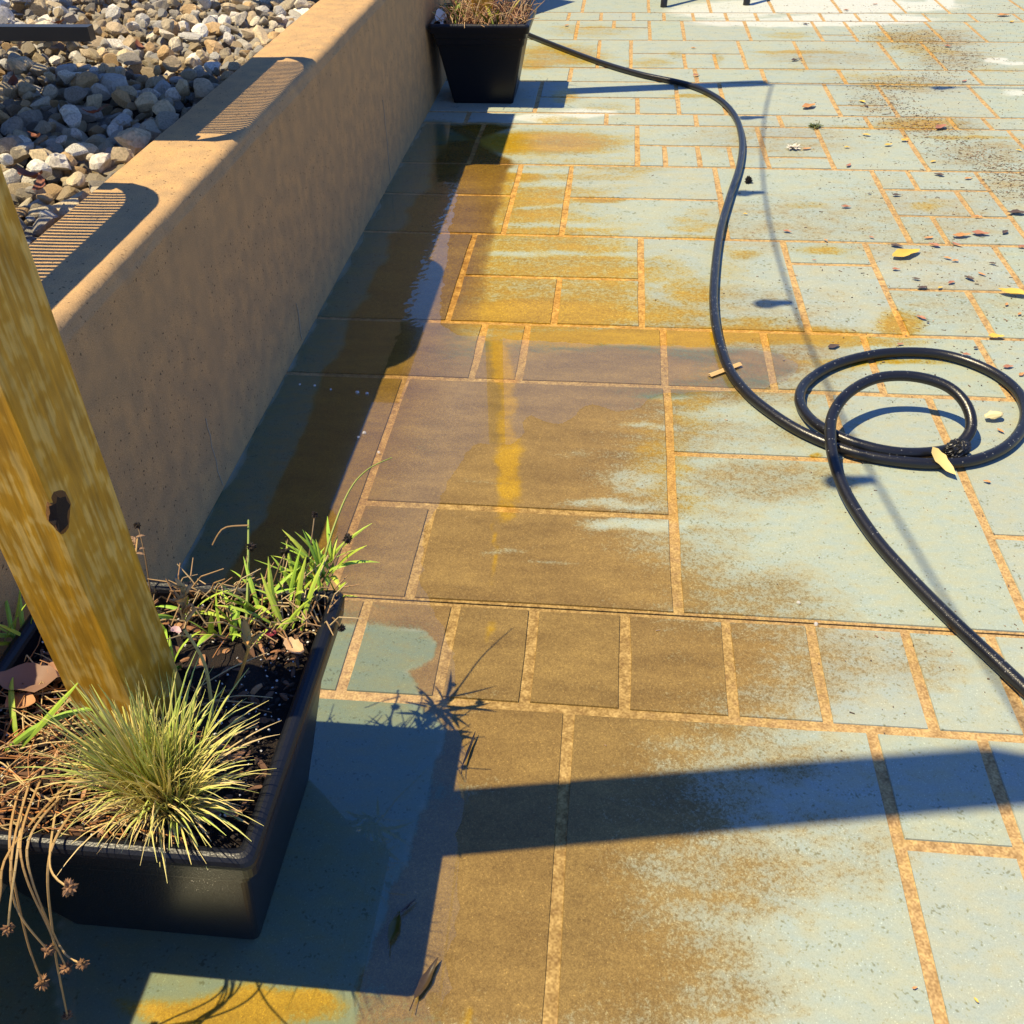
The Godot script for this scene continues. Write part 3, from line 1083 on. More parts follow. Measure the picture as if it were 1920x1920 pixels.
func planter(label: String, at: Vector3, plastic: Material, soil: Material, mound: float) -> Node3D:
	var t := thing("planter", label, "planter", at)
	put("pot_body", loft([[0.132, 0.0, 0.010], [0.136, 0.004, 0.010], [0.150, 0.07, 0.010], [0.166, 0.15, 0.010], [0.181, 0.225, 0.010], [0.186, 0.252, 0.010], [0.192, 0.256, 0.010], [0.1935, 0.262, 0.010], [0.1965, 0.282, 0.010], [0.2005, 0.285, 0.010], [0.2015, 0.29, 0.010], [0.203, 0.312, 0.010]]), plastic, t)
	var lip := []
	lip.append([0.2028, 0.305, 0.010])
	lip.append([0.2150, 0.307, 0.013])
	for k in 9:
		var a := -0.2 + PI * 1.15 * k / 8.0
		lip.append([0.2075 + cos(a) * 0.0115, 0.3325 + sin(a) * 0.0115, 0.014 - 0.006 * (1.0 - cos(a)) * 0.5])
	lip.append([0.194, 0.30, 0.008])
	lip.append([0.188, 0.25, 0.008])
	put("rim", loft(lip, false), plastic, t)
	# soil with crumbs
	var nz := FastNoiseLite.new()
	nz.seed = 15
	nz.frequency = 14.0
	nz.fractal_octaves = 4
	var st := st_new(true)
	var n := 44
	var hgt := func(i: int, j: int) -> Vector3:
		var x := (float(i) / n - 0.5) * 0.386
		var z := (float(j) / n - 0.5) * 0.386
		var e := 1.0 - maxf(absf(x), absf(z)) / 0.193
		return Vector3(x, 0.297 + mound * minf(1.0, e * 2.4) + 0.012 * nz.get_noise_2d(x, z) + 0.006 * nz.get_noise_2d(x * 3.7, z * 3.7), z)
	for i in n:
		for j in n:
			quad(st, hgt.call(i, j), hgt.call(i + 1, j), hgt.call(i + 1, j + 1), hgt.call(i, j + 1))
	put("potting_soil", done(st), soil, t)
	return t

func grains(parent: Node3D, called: String, count: int, area: float, y: float, lo: float, hi: float, m: Material, seed_: int, stretch := 1.0) -> void:
	var r := RandomNumberGenerator.new()
	r.seed = seed_
	var mm := MultiMesh.new()
	mm.transform_format = MultiMesh.TRANSFORM_3D
	mm.mesh = rock_mesh(300 + seed_)
	mm.instance_count = count
	for i in count:
		var s := r.randf_range(lo, hi)
		var b := Basis.from_euler(Vector3(r.randf_range(-0.5, 0.5), r.randf_range(0, TAU), r.randf_range(-0.5, 0.5))) * Basis.from_scale(Vector3(s * stretch, s, s))
		mm.set_instance_transform(i, Transform3D(b, Vector3(r.randf_range(-area, area), y + r.randf_range(-0.004, 0.006), r.randf_range(-area, area))))
	var o := MultiMeshInstance3D.new()
	o.name = called
	o.multimesh = mm
	o.material_override = m
	parent.add_child(o, true)
	o.set_meta("kind", "stuff")

func timber(w: float, h: float, y0: float, seed_: int) -> ArrayMesh:
	# four-square post with eased edges and slightly uneven faces
	var st := st_new()
	var r := RandomNumberGenerator.new()
	r.seed = seed_
	var prev := []
	var y := y0
	while y < h + 0.001:
		var ring := []
		for p in square_ring(w * 0.5, y, 0.003):
			ring.append(p + Vector3(r.randf_range(-1, 1), 0, r.randf_range(-1, 1)) * 0.00035)
		if prev:
			for k in ring.size():
				quad(st, prev[k], prev[(k + 1) % ring.size()], ring[(k + 1) % ring.size()], ring[k])
		prev = ring
		y += 0.08
	for k in prev.size():
		tri(st, Vector3(0, prev[0].y, 0), prev[k], prev[(k + 1) % prev.size()])
	return done(st)

func wood_material() -> StandardMaterial3D:
	# long grain up the post under a patchy amber stain
	var n := 1024
	var g1 := FastNoiseLite.new()
	g1.seed = 61
	g1.frequency = 0.022
	g1.fractal_octaves = 4
	var im := g1.get_seamless_image(n, 96, false, false, 0.15, true)
	im.resize(n, n, Image.INTERPOLATE_CUBIC)
	var long := im.get_data()
	g1.seed = 62
	g1.frequency = 0.03
	im = g1.get_seamless_image(n, 60, false, false, 0.15, true)
	im.resize(n, n, Image.INTERPOLATE_CUBIC)
	var patch := im.get_data()
	var fine := noise_bytes(n, n, 1, 0.3, 2, 63, true)
	var worn := noise_bytes(n, n, 1, 0.006, 3, 64, true)
	var out := PackedByteArray()
	out.resize(n * n * 3)
	for i in n * n:
		var p := smoothstep(0.26, 0.62, patch[i] / 255.0 + (fine[i] - 128) * 0.0012 + (worn[i] - 128) * 0.0028)
		var k := 0.97 + (long[i] - 128) * 0.0014 + (fine[i] - 128) * 0.0008
		out[i * 3] = int(clampf(lerpf(212.0, 188.0, p) * k, 0, 255))
		out[i * 3 + 1] = int(clampf(lerpf(174.0, 138.0, p) * k, 0, 255))
		out[i * 3 + 2] = int(clampf(lerpf(88.0, 26.0, p) * k, 0, 255))
	var m := mat(Color.WHITE, 0.55, 0.5)
	m.albedo_texture = ImageTexture.create_from_image(Image.create_from_data(n, n, false, Image.FORMAT_RGB8, out))
	m.uv1_triplanar = true
	m.uv1_world_triplanar = true
	m.uv1_scale = Vector3.ONE * 3.6
	m.heightmap_enabled = true
	m.heightmap_texture = ImageTexture.create_from_image(Image.create_from_data(n, n, false, Image.FORMAT_L8, long))
	m.heightmap_scale = 0.06
	return m

const POT := Vector3(-0.572, 0, -0.755)
const POT_FAR := Vector3(-0.600, 0, -4.650)
const POST_H := 2.83

func build_planters() -> void:
	var plastic := mat(lin(0.007, 0.008, 0.012), 0.36, 0.4)
	plastic.heightmap_enabled = true
	plastic.heightmap_texture = noise_tex(0.12, [], 512, 4, 81)
	plastic.heightmap_scale = 0.03
	plastic.uv1_triplanar = true
	plastic.uv1_scale = Vector3.ONE * 4.0
	var soil := textured([[0.0, Color8(14, 9, 7)], [0.5, Color8(38, 27, 21)], [0.8, Color8(62, 46, 36)], [1.0, Color8(96, 76, 60)]], 0.12, 7.0, 0.95, 0.6, 0.2, 83)
	var wood := wood_material()
	var near := planter("square black plastic planter of soil and grass with amber post beside the wall", POT, plastic, soil, 0.022)
	var perlite := mat(lin(0.62, 0.60, 0.56), 0.9)
	grains(near, "perlite", 420, 0.185, 0.320, 0.0018, 0.0045, perlite, 5)
	grains(near, "soil_crumbs", 1500, 0.187, 0.316, 0.003, 0.010, mat(lin(0.022, 0.015, 0.011), 0.95), 6, 1.3)
	grains(near, "bark_chips", 260, 0.185, 0.320, 0.005, 0.012, mat(lin(0.13, 0.065, 0.035), 0.9), 7, 2.2)
	var far := planter("square black plastic planter of dried plants at the far end of wall", POT_FAR, plastic, soil, 0.015)
	grains(far, "soil_crumbs", 300, 0.187, 0.312, 0.004, 0.012, mat(lin(0.10, 0.06, 0.04), 0.95), 8, 1.6)
	for k in 2:
		var at := Vector3(-0.585, 0, -0.757) if k == 0 else POT_FAR + Vector3(-0.005, 0, 0.0)
		var p := thing("timber_post", "amber stained square timber post standing in grassy black planter" if k == 0 else "brown timber post rising from the planter of dried plants", "post", at)
		p.rotation.y = deg_to_rad(-8.0) if k == 0 else 0.1
		put("shaft", timber(0.092, POST_H, 0.02, 5 + k), wood, p)
		var hook := mat(lin(0.4, 0.4, 0.42), 0.35)
		hook.metallic = 1.0
		put("cup_hook", tube(pv([Vector3(0.04, POST_H - 0.04, 0), Vector3(0.075, POST_H - 0.04, 0), Vector3(0.09, POST_H - 0.055, 0), Vector3(0.08, POST_H - 0.07, 0)]), pf([0.0025]), 6), hook, p)
		if k == 0:
			build_knot(p)

func build_knot(p: Node3D) -> void:
	# broken knot on the corner that faces the camera: a ragged dark socket with a raised collar
	var c := Vector3(0.046, 0, 0.046)
	var q := at_depth(122, 962, 0.757 - 0.046)
	var base := Vector3(c.x, q.y, c.z)
	var st := st_new()
	var r := RandomNumberGenerator.new()
	r.seed = 3
	var ring := []
	var collar := []
	for k in 18:
		var a := TAU * k / 18
		var rad := r.randf_range(0.72, 1.2)
		for e in 2:
			var q2 := rad if e == 0 else rad * 0.35 + 1.15
			var along := cos(a) * 0.013 * q2 + 0.006
			var up := sin(a) * 0.017 * q2 + cos(a) * 0.006
			var lift := 0.0024 if e == 0 else -0.0006
			# wraps round the corner: positive along lies on the right face, negative on the left one
			var pos := base + Vector3(lift, up, -along) if along > 0 else base + Vector3(along, up, lift)
			(ring if e == 0 else collar).append(pos)
	var hub := base + Vector3(0.0012, -0.001, 0.0002)
	for k in 18:
		tri(st, ring[k], ring[(k + 1) % 18], hub)
	put("knot", done(st), textured([[0.0, Color8(16, 9, 6)], [0.6, Color8(40, 23, 14)], [1.0, Color8(84, 52, 30)]], 0.1, 30.0, 0.8, 0.1, 0.2, 91), p)
	st = st_new()
	for k in 18:
		quad(st, ring[k], collar[k], collar[(k + 1) % 18], ring[(k + 1) % 18])
	put("knot_collar", done(st), textured([[0.0, Color8(84, 52, 18)], [1.0, Color8(150, 102, 40)]], 0.1, 30.0, 0.7, 0.1, 0.2, 92), p)

# ---------------------------------------------------------------- plants
func plant_material(back := 0.25) -> StandardMaterial3D:
	var m := mat(Color.WHITE, 0.6, 0.4)
	m.vertex_color_use_as_albedo = true
	m.cull_mode = BaseMaterial3D.CULL_DISABLED
	if back > 0.0:
		m.backlight_enabled = true
		m.backlight = Color(back, back, back)
	return m

func stem_into(st: SurfaceTool, path: PackedVector3Array, r0: float, r1: float, c: Color) -> void:
	var n := path.size()
	for i in n - 1:
		var t := (path[i + 1] - path[i]).normalized()
		var s := t.cross(Vector3(0.2, 0.9, 0.4)).normalized()
		var w := s.cross(t)
		var ra := lerpf(r0, r1, float(i) / (n - 1))
		var rb := lerpf(r0, r1, float(i + 1) / (n - 1))
		for k in 5:
			var d0 := s * cos(TAU * k / 5) + w * sin(TAU * k / 5)
			var d1 := s * cos(TAU * (k + 1) / 5) + w * sin(TAU * (k + 1) / 5)
			st.set_color(c)
			quad(st, path[i] + d0 * ra, path[i] + d1 * ra, path[i + 1] + d1 * rb, path[i + 1] + d0 * rb)

func head_into(st: SurfaceTool, at: Vector3, rad: float, c: Color, spikes := 26) -> void:
	for k in spikes:
		var d := Vector3(rng.randfn(), rng.randfn(), rng.randfn()).normalized()
		var s := d.cross(Vector3(0.3, 0.7, 0.5)).normalized() * rad * 0.35
		var w := d.cross(s).normalized() * rad * 0.35
		st.set_color(c * rng.randf_range(0.6, 1.4))
		var b := at + d * rad * 0.35
		var e := at + d * rad * rng.randf_range(0.85, 1.25)
		tri(st, b - s, b + w, e)
		tri(st, b + w, b + s, e)
		tri(st, b + s, b - w, e)
		tri(st, b - w, b - s, e)

func build_plants() -> void:
	var leafy := plant_material(0.3)
	var dry := plant_material(0.12)
	# ornamental grass tuft in front of the post
	var tuft := thing("grass_tuft", "yellow green tuft of fine grass in front of the timber post", "grass tuft", Vector3.ZERO)
	var c := on(310, 1480, 0.315)
	var st := st_new()
	var crowns := []
	for i in 9:
		crowns.append(Vector3(rng.randf_range(-0.032, 0.032), 0, rng.randf_range(-0.028, 0.028)))
	for i in 900:
		var a := rng.randf_range(0, TAU)
		var rr := sqrt(rng.randf()) * 0.016
		var crown: Vector3 = crowns[i % 9]
		var p := c + crown + Vector3(cos(a) * rr, rng.randf_range(-0.006, 0.008), sin(a) * rr)
		var lean := rng.randf_range(0.0, 0.55)
		var dir := Vector3(cos(a) * lean + crown.x * 9.0 + 0.08, 1.0, sin(a) * lean + crown.z * 8.0)
		var green := sqrt(rng.randf()) if i % 9 < 6 else rng.randf() * 0.5
		var c0 := Color(0.50, 0.38, 0.09).lerp(Color(0.26, 0.36, 0.04), green)
		var c1 := Color(0.78, 0.60, 0.24).lerp(Color(0.46, 0.56, 0.14), green)
		blade_into(st, p, dir, rng.randf_range(0.06, 0.185) * rng.randf_range(0.55, 1.0), rng.randf_range(0.0012, 0.0026), rng.randf_range(-0.2, 1.6), c0, c1, 6)
	put("green_blades", done(st), leafy, tuft)
	st = st_new()
	for i in 210:
		var a := rng.randf_range(0, TAU)
		var p := c + Vector3(cos(a), 0, sin(a)) * rng.randf_range(0.012, 0.036)
		var out := rng.randf_range(0.5, 1.3)
		var long := 1.0 if rng.randf() < 0.2 else 0.6
		var front := sin(a) > 0.15 or cos(a) > 0.7
		blade_into(st, p, Vector3(cos(a) * out, rng.randf_range(0.8, 1.2) if front else rng.randf_range(0.3, 0.9), sin(a) * out), rng.randf_range(0.05, 0.13) * long, rng.randf_range(0.0013, 0.0024), rng.randf_range(0.5, 1.3) if front else rng.randf_range(0.8, 2.3), Color(0.46, 0.32, 0.12), Color(0.66, 0.50, 0.25), 7)
	put("straw_blades", done(st), dry, tuft)

	# weeds along the far edge of the near planter
	var weeds := thing("weed_clump", "bright green broad bladed weeds at the planter's corner", "weeds", Vector3.ZERO)
	st = st_new()
	for q in [[610, 1075, 0.075, 16], [596, 1085, 0.07, 12], [570, 1100, 0.06, 9], [545, 1130, 0.065, 10], [480, 1150, 0.07, 9], [440, 1190, 0.06, 8], [400, 1200, 0.055, 5], [350, 1150, 0.07, 5], [300, 1190, 0.06, 4], [520, 1180, 0.07, 5], [620, 1130, 0.05, 5], [560, 1170, 0.08, 4], [60, 1190, 0.09, 5], [20, 1210, 0.09, 5], [330, 1250, 0.05, 4], [30, 1400, 0.12, 3]]:
		var b := on(q[0], q[1], 0.322)
		for i in int(q[3]):
			var a := rng.randf_range(0, TAU)
			var o := rng.randf_range(0.15, 0.95)
			var g := rng.randf()
			blade_into(st, b + Vector3(rng.randf_range(-1, 1), 0, rng.randf_range(-1, 1)) * 0.012, Vector3(cos(a) * o, 1, sin(a) * o), q[2] * rng.randf_range(0.7, 1.5), rng.randf_range(0.0045, 0.009), rng.randf_range(0.2, 1.5), Color(0.19, 0.32, 0.04).lerp(Color(0.27, 0.36, 0.04), g), Color(0.30, 0.50, 0.05).lerp(Color(0.48, 0.54, 0.07), g), 7)
	put("leaf_blades", done(st), leafy, weeds)
	st = st_new()
	# the long bent stalk that reaches over the water
	stem_into(st, spline(pv([on(600, 1080, 0.33), on(622, 1000, 0.37), on(655, 920, 0.40), on(690, 880, 0.41), on(735, 858, 0.405)]), 0.01), 0.0022, 0.0008, Color(0.26, 0.30, 0.06))
	stem_into(st, spline(pv([on(462, 1180, 0.32), on(465, 1080, 0.36), on(466, 975, 0.40)]), 0.01), 0.0028, 0.0016, Color(0.20, 0.27, 0.05))
	stem_into(st, spline(pv([on(466, 985, 0.40), on(425, 988, 0.405), on(410, 1000, 0.40), on(398, 1022, 0.385)]), 0.01), 0.0014, 0.0009, Color(0.36, 0.22, 0.10))
	put("stalks", done(st), leafy, weeds)

	# dead stems and black seed heads at the same corner
	var dead := thing("dead_flower_stems", "brown dead stems with black seed heads leaning over the planter corner", "dead stems", Vector3.ZERO)
	st = st_new()
	for i in 150:
		var b := on(rng.randf_range(330, 640), rng.randf_range(1080, 1200), 0.322)
		b.x = clampf(b.x, -0.74, -0.375)
		b.z = clampf(b.z, -0.955, -0.62)
		var a := rng.randf_range(0, TAU)
		var e := b + Vector3(cos(a) * rng.randf_range(0.02, 0.07), rng.randf_range(0.0, 0.05), sin(a) * rng.randf_range(0.02, 0.07))
		var m := b.lerp(e, 0.5) + Vector3(0, rng.randf_range(0.004, 0.02), 0)
		var g := rng.randf()
		stem_into(st, pv([b, m, e]), 0.0014, 0.0007, Color(0.30, 0.16, 0.07).lerp(Color(0.50, 0.38, 0.2), g))
	put("dry_stems", done(st), dry, dead)
	st = st_new()
	var heads := st_new()
	for q in [[652, 1010, 590, 1120, 0.385, 0.0085], [590, 965, 570, 1100, 0.40, 0.006], [535, 1035, 500, 1130, 0.385, 0.008], [540, 1008, 520, 1120, 0.37, 0.005], [470, 1025, 440, 1130, 0.38, 0.008], [640, 1178, 600, 1160, 0.335, 0.0065], [575, 1050, 560, 1110, 0.37, 0.006], [258, 985, 285, 1130, 0.42, 0.006], [290, 1110, 280, 1180, 0.36, 0.006], [200, 1240, 205, 1290, 0.35, 0.007], [255, 1335, 260, 1390, 0.36, 0.006]]:
		var b := on(q[2], q[3], 0.325)
		var e := on(q[0], q[1], q[4])
		stem_into(st, spline(pv([b, b.lerp(e, 0.55) + Vector3(0.004, 0.012, 0), e]), 0.012), 0.0013, 0.001, Color(0.16, 0.10, 0.05))
		head_into(heads, e, q[5], Color(0.018, 0.013, 0.011), 40)
	put("head_stems", done(st), dry, dead)
	put("seed_heads", done(heads), dry, dead)

	# long bleached stems hanging over the near rim, each with a dry head
	var hang := thing("hanging_flower_stems", "long straw coloured flower stems drooping over the planter's front rim", "dead stems", Vector3.ZERO)
	st = st_new()
	heads = st_new()
	for q in [[0, 1600, 30, 1700, 90, 1782, 0.0075], [0, 1585, 20, 1690, 15, 1742, 0.0075], [75, 1610, 100, 1760, 126, 1905, 0.0065], [20, 1640, 50, 1760, 80, 1843, 0.009], [45, 1650, 95, 1750, 125, 1815, 0.008], [60, 1655, 110, 1770, 155, 1808, 0.007], [65, 1595, 100, 1640, 130, 1665, 0.009], [10, 1620, 0, 1680, -15, 1760, 0.008]]:
		var e := at_depth(q[4], q[5], 0.475)
		var m := at_depth(q[2], q[3], 0.488)
		var k := at_depth(q[0], q[1], 0.512)
		var root := Vector3(k.x - rng.randf_range(-0.02, 0.05), 0.325, -rng.randf_range(0.60, 0.68))
		var over := Vector3(k.x, 0.352, -0.528)
		stem_into(st, spline(pv([root, over, m, e]), 0.012), 0.0017, 0.0011, Color(0.44, 0.25, 0.085).lerp(Color(0.50, 0.36, 0.17), rng.randf()))
		head_into(heads, e, q[6], Color(0.20, 0.11, 0.06), 34)
	put("stems", done(st), dry, hang)
	put("flower_heads", done(heads), dry, hang)

	# straw litter over the near-left soil
	var litter := st_new()
	for i in 330:
		var b := Vector3(rng.randf_range(-0.765, -0.50), 0.322, -rng.randf_range(0.57, 0.80))
		if Vector2(b.x + 0.58, b.z + 0.757).length() < 0.07:
			continue
		var a := rng.randf_range(0, TAU) if rng.randf() < 0.4 else rng.randf_range(-0.5, 0.9)
		var l := rng.randf_range(0.02, 0.12)
		var e := b + Vector3(cos(a) * l, rng.randf_range(-0.003, 0.02), -sin(a) * l)
		e = Vector3(clampf(e.x, -0.765, -0.40), e.y, clampf(e.z, -0.93, -0.562))
		var bow := Vector3(rng.randf_range(-0.012, 0.012), rng.randf_range(0.003, 0.016), rng.randf_range(-0.012, 0.012))
		var tint := Color(0.17, 0.08, 0.035).lerp(Color(0.44, 0.19, 0.06), rng.randf()) if rng.randf() < 0.6 else Color(0.58, 0.42, 0.20) * rng.randf_range(0.7, 1.05)
		stem_into(litter, spline(pv([b, b.lerp(e, 0.5) + bow, e]), 0.02), rng.randf_range(0.0007, 0.0015), 0.0006, tint)
	for i in 90:
		var b := Vector3(rng.randf_range(-0.765, -0.42), 0.326, -rng.randf_range(0.57, 0.92))
		if Vector2(b.x + 0.58, b.z + 0.757).length() < 0.07:
			continue
		var c1 := Color(0.20, 0.09, 0.04).lerp(Color(0.42, 0.22, 0.10), rng.randf())
		blade_into(litter, b, Vector3(rng.randf_range(-1, 1), 0.25, rng.randf_range(-1, 1)), rng.randf_range(0.012, 0.035), rng.randf_range(0.005, 0.013), 1.2, c1, c1 * 1.2, 4)
	var lo := put("straw_litter", done(litter), dry)
	lo.set_meta("kind", "stuff")
	tag(lo, "orange and straw coloured dry stems strewn over the planter's soil", "straw litter")

	# upright tan stalk in front of the post and a pale bloom
	var stalk := thing("bleached_flower_stalk", "thin upright tan stalk with withered bloom before the timber post", "flower stalk", Vector3.ZERO)
	st = st_new()
	stem_into(st, spline(pv([on(243, 1330, 0.33), on(240, 1215, 0.38), on(248, 1110, 0.43), on(258, 1010, 0.47)]), 0.015), 0.0024, 0.0013, Color(0.40, 0.24, 0.09))
	for k in 12:
		blade_into(st, on(255, 1040 - k * 3, 0.46), Vector3(rng.randf_range(-1, 1), 0.4, rng.randf_range(-1, 1)), 0.012, 0.004, 1.0, Color(0.18, 0.10, 0.05), Color(0.3, 0.18, 0.1), 3)
	stem_into(st, spline(pv([on(400, 1360, 0.33), on(385, 1250, 0.43), on(345, 1180, 0.50)]), 0.015), 0.0026, 0.0018, Color(0.30, 0.30, 0.14))
	for k in 26:
		blade_into(st, on(345 + rng.randf_range(-4, 4), 1165 - k * 2.5, 0.50 + k * 0.0015), Vector3(rng.randf_range(-1, 1), 1.3, rng.randf_range(-1, 1)), 0.02, 0.006, 0.6, Color(0.52, 0.36, 0.13), Color(0.50, 0.26, 0.10), 3)
	stem_into(st, spline(pv([on(440, 1290, 0.32), on(462, 1230, 0.42), on(470, 1195, 0.46)]), 0.012), 0.0026, 0.0016, Color(0.46, 0.30, 0.09))
	for k in 9:
		blade_into(st, on(468, 1215 - k * 3, 0.45 + k * 0.003), Vector3(rng.randf_range(-1, 1), 0.9, rng.randf_range(-1, 1)), 0.025, 0.006, 0.6, Color(0.50, 0.33, 0.09), Color(0.52, 0.24, 0.06), 3)
	put("stalk", done(st), dry, stalk)

	# leaves lying in the planter
	for q in [[55, 1285, 0.085, 0.055, 0.20, 0.11, 0.07, "large curled brown leaf on the planter soil beside the post"], [118, 1262, 0.04, 0.03, 0.42, 0.22, 0.11, "curled orange tan leaf against the foot of the post"], [555, 1218, 0.04, 0.02, 0.52, 0.33, 0.17, "pale tan leaf by the planter's inner rim"], [505, 1190, 0.016, 0.016, 0.16, 0.006, 0.02, "crimson petal on the soil under the weeds"], [45, 1325, 0.05, 0.03, 0.40, 0.20, 0.09, "split tan leaf beneath the large brown leaf"], [330, 1185, 0.016, 0.014, 0.50, 0.32, 0.34, "faded pink bloom beside the right face of the post"], [440, 1530, 0.022, 0.016, 0.26, 0.14, 0.06, "small brown leaf in the planter's near corner"]]:
		var o := put("dry_leaf", leaf_mesh(q[2], q[3], 0.22, 0.5, int(q[0]) + 7), mat(lin(q[4], q[5], q[6]), 0.65))
		o.position = on(q[0], q[1], 0.335)
		o.rotation = Vector3(rng.randf_range(-0.3, 0.3), rng.randf_range(0, TAU), rng.randf_range(-0.3, 0.3))
		tag(o, q[7], "leaf")

	# far planter: tangle of dead stems, some green at the wall side, a white plant tag
	var tangle := thing("dried_plants", "tangled reddish dried plants filling the far planter", "dried plants", Vector3.ZERO)
	st = st_new()
	for i in 420:
		var b := POT_FAR + Vector3(rng.randf_range(-0.15, 0.185), 0.31, rng.randf_range(-0.16, 0.185))
		var a := rng.randf_range(0, TAU)
		var l := rng.randf_range(0.03, 0.10)
		var m := b + Vector3(cos(a) * l * 0.5, rng.randf_range(0.02, 0.09), sin(a) * l * 0.5)
		var e := m + Vector3(cos(a) * l * 0.6, rng.randf_range(-0.03, 0.05), sin(a) * l * 0.6)
		stem_into(st, spline(pv([b, m, e]), 0.03), 0.0022, 0.001, Color(0.30, 0.12, 0.06).lerp(Color(0.55, 0.38, 0.2), rng.randf()))
	for q in [[965, 30, 975, 75, 970, 82], [970, 25, 985, 45, 960, 50]]:
		var s0 := POT_FAR + Vector3(0.15, 0.33, 0.15)
		stem_into(st, spline(pv([s0, on(q[0], q[1], 0.36), on(q[2], q[3], 0.28), on(q[4], q[5], 0.24)]), 0.02), 0.0025, 0.0012, Color(0.36, 0.17, 0.10))
	put("dead_stems", done(st), dry, tangle)
	st = st_new()
	for i in 60:
		var b := POT_FAR + Vector3(rng.randf_range(-0.17, -0.05), 0.31, rng.randf_range(-0.1, 0.14)) if i < 44 else POT_FAR + Vector3(rng.randf_range(-0.02, 0.12), 0.31, rng.randf_range(0.0, 0.15))
		var a := rng.randf_range(0, TAU)
		blade_into(st, b, Vector3(cos(a) * 0.5, 1, sin(a) * 0.5), rng.randf_range(0.06, 0.15), rng.randf_range(0.008, 0.016), rng.randf_range(0.2, 1.4), Color(0.07, 0.14, 0.02), Color(0.20, 0.26, 0.04) if i < 44 else Color(0.42, 0.36, 0.06), 6)
	put("green_leaves", done(st), leafy, tangle)
	var tagp := st_new()
	var prof := [Vector2(-0.006, -0.06), Vector2(-0.008, 0.0), Vector2(-0.026, 0.008), Vector2(-0.03, 0.028), Vector2(-0.022, 0.04), Vector2(-0.018, 0.052), Vector2(-0.006, 0.06), Vector2(0.008, 0.056), Vector2(0.014, 0.046), Vector2(0.026, 0.038), Vector2(0.028, 0.02), Vector2(0.022, 0.006), Vector2(0.008, 0.0), Vector2(0.006, -0.06)]
	var poly := PackedVector2Array(prof)
	var ti := Geometry2D.triangulate_polygon(poly)
	for k in range(0, ti.size(), 3):
		for s in [0.0006, -0.0006]:
			tri(tagp, Vector3(poly[ti[k]].x, poly[ti[k]].y, s), Vector3(poly[ti[k + 1]].x, poly[ti[k + 1]].y, s), Vector3(poly[ti[k + 2]].x, poly[ti[k + 2]].y, s))
	for k in poly.size():
		var p0 := poly[k]
		var p1 := poly[(k + 1) % poly.size()]
		quad(tagp, Vector3(p0.x, p0.y, 0.0006), Vector3(p1.x, p1.y, 0.0006), Vector3(p1.x, p1.y, -0.0006), Vector3(p0.x, p0.y, -0.0006))
	var tg := put("plant_tag", done(tagp), mat(lin(0.72, 0.74, 0.78), 0.5))
	tg.scale = Vector3.ONE * 0.85
	tg.position = on(828, 40, 0.345)
	tg.rotation = Vector3(-0.35, 0.1, 0.12)
	tag(tg, "white scalloped plastic plant tag stuck in the far planter", "plant tag")

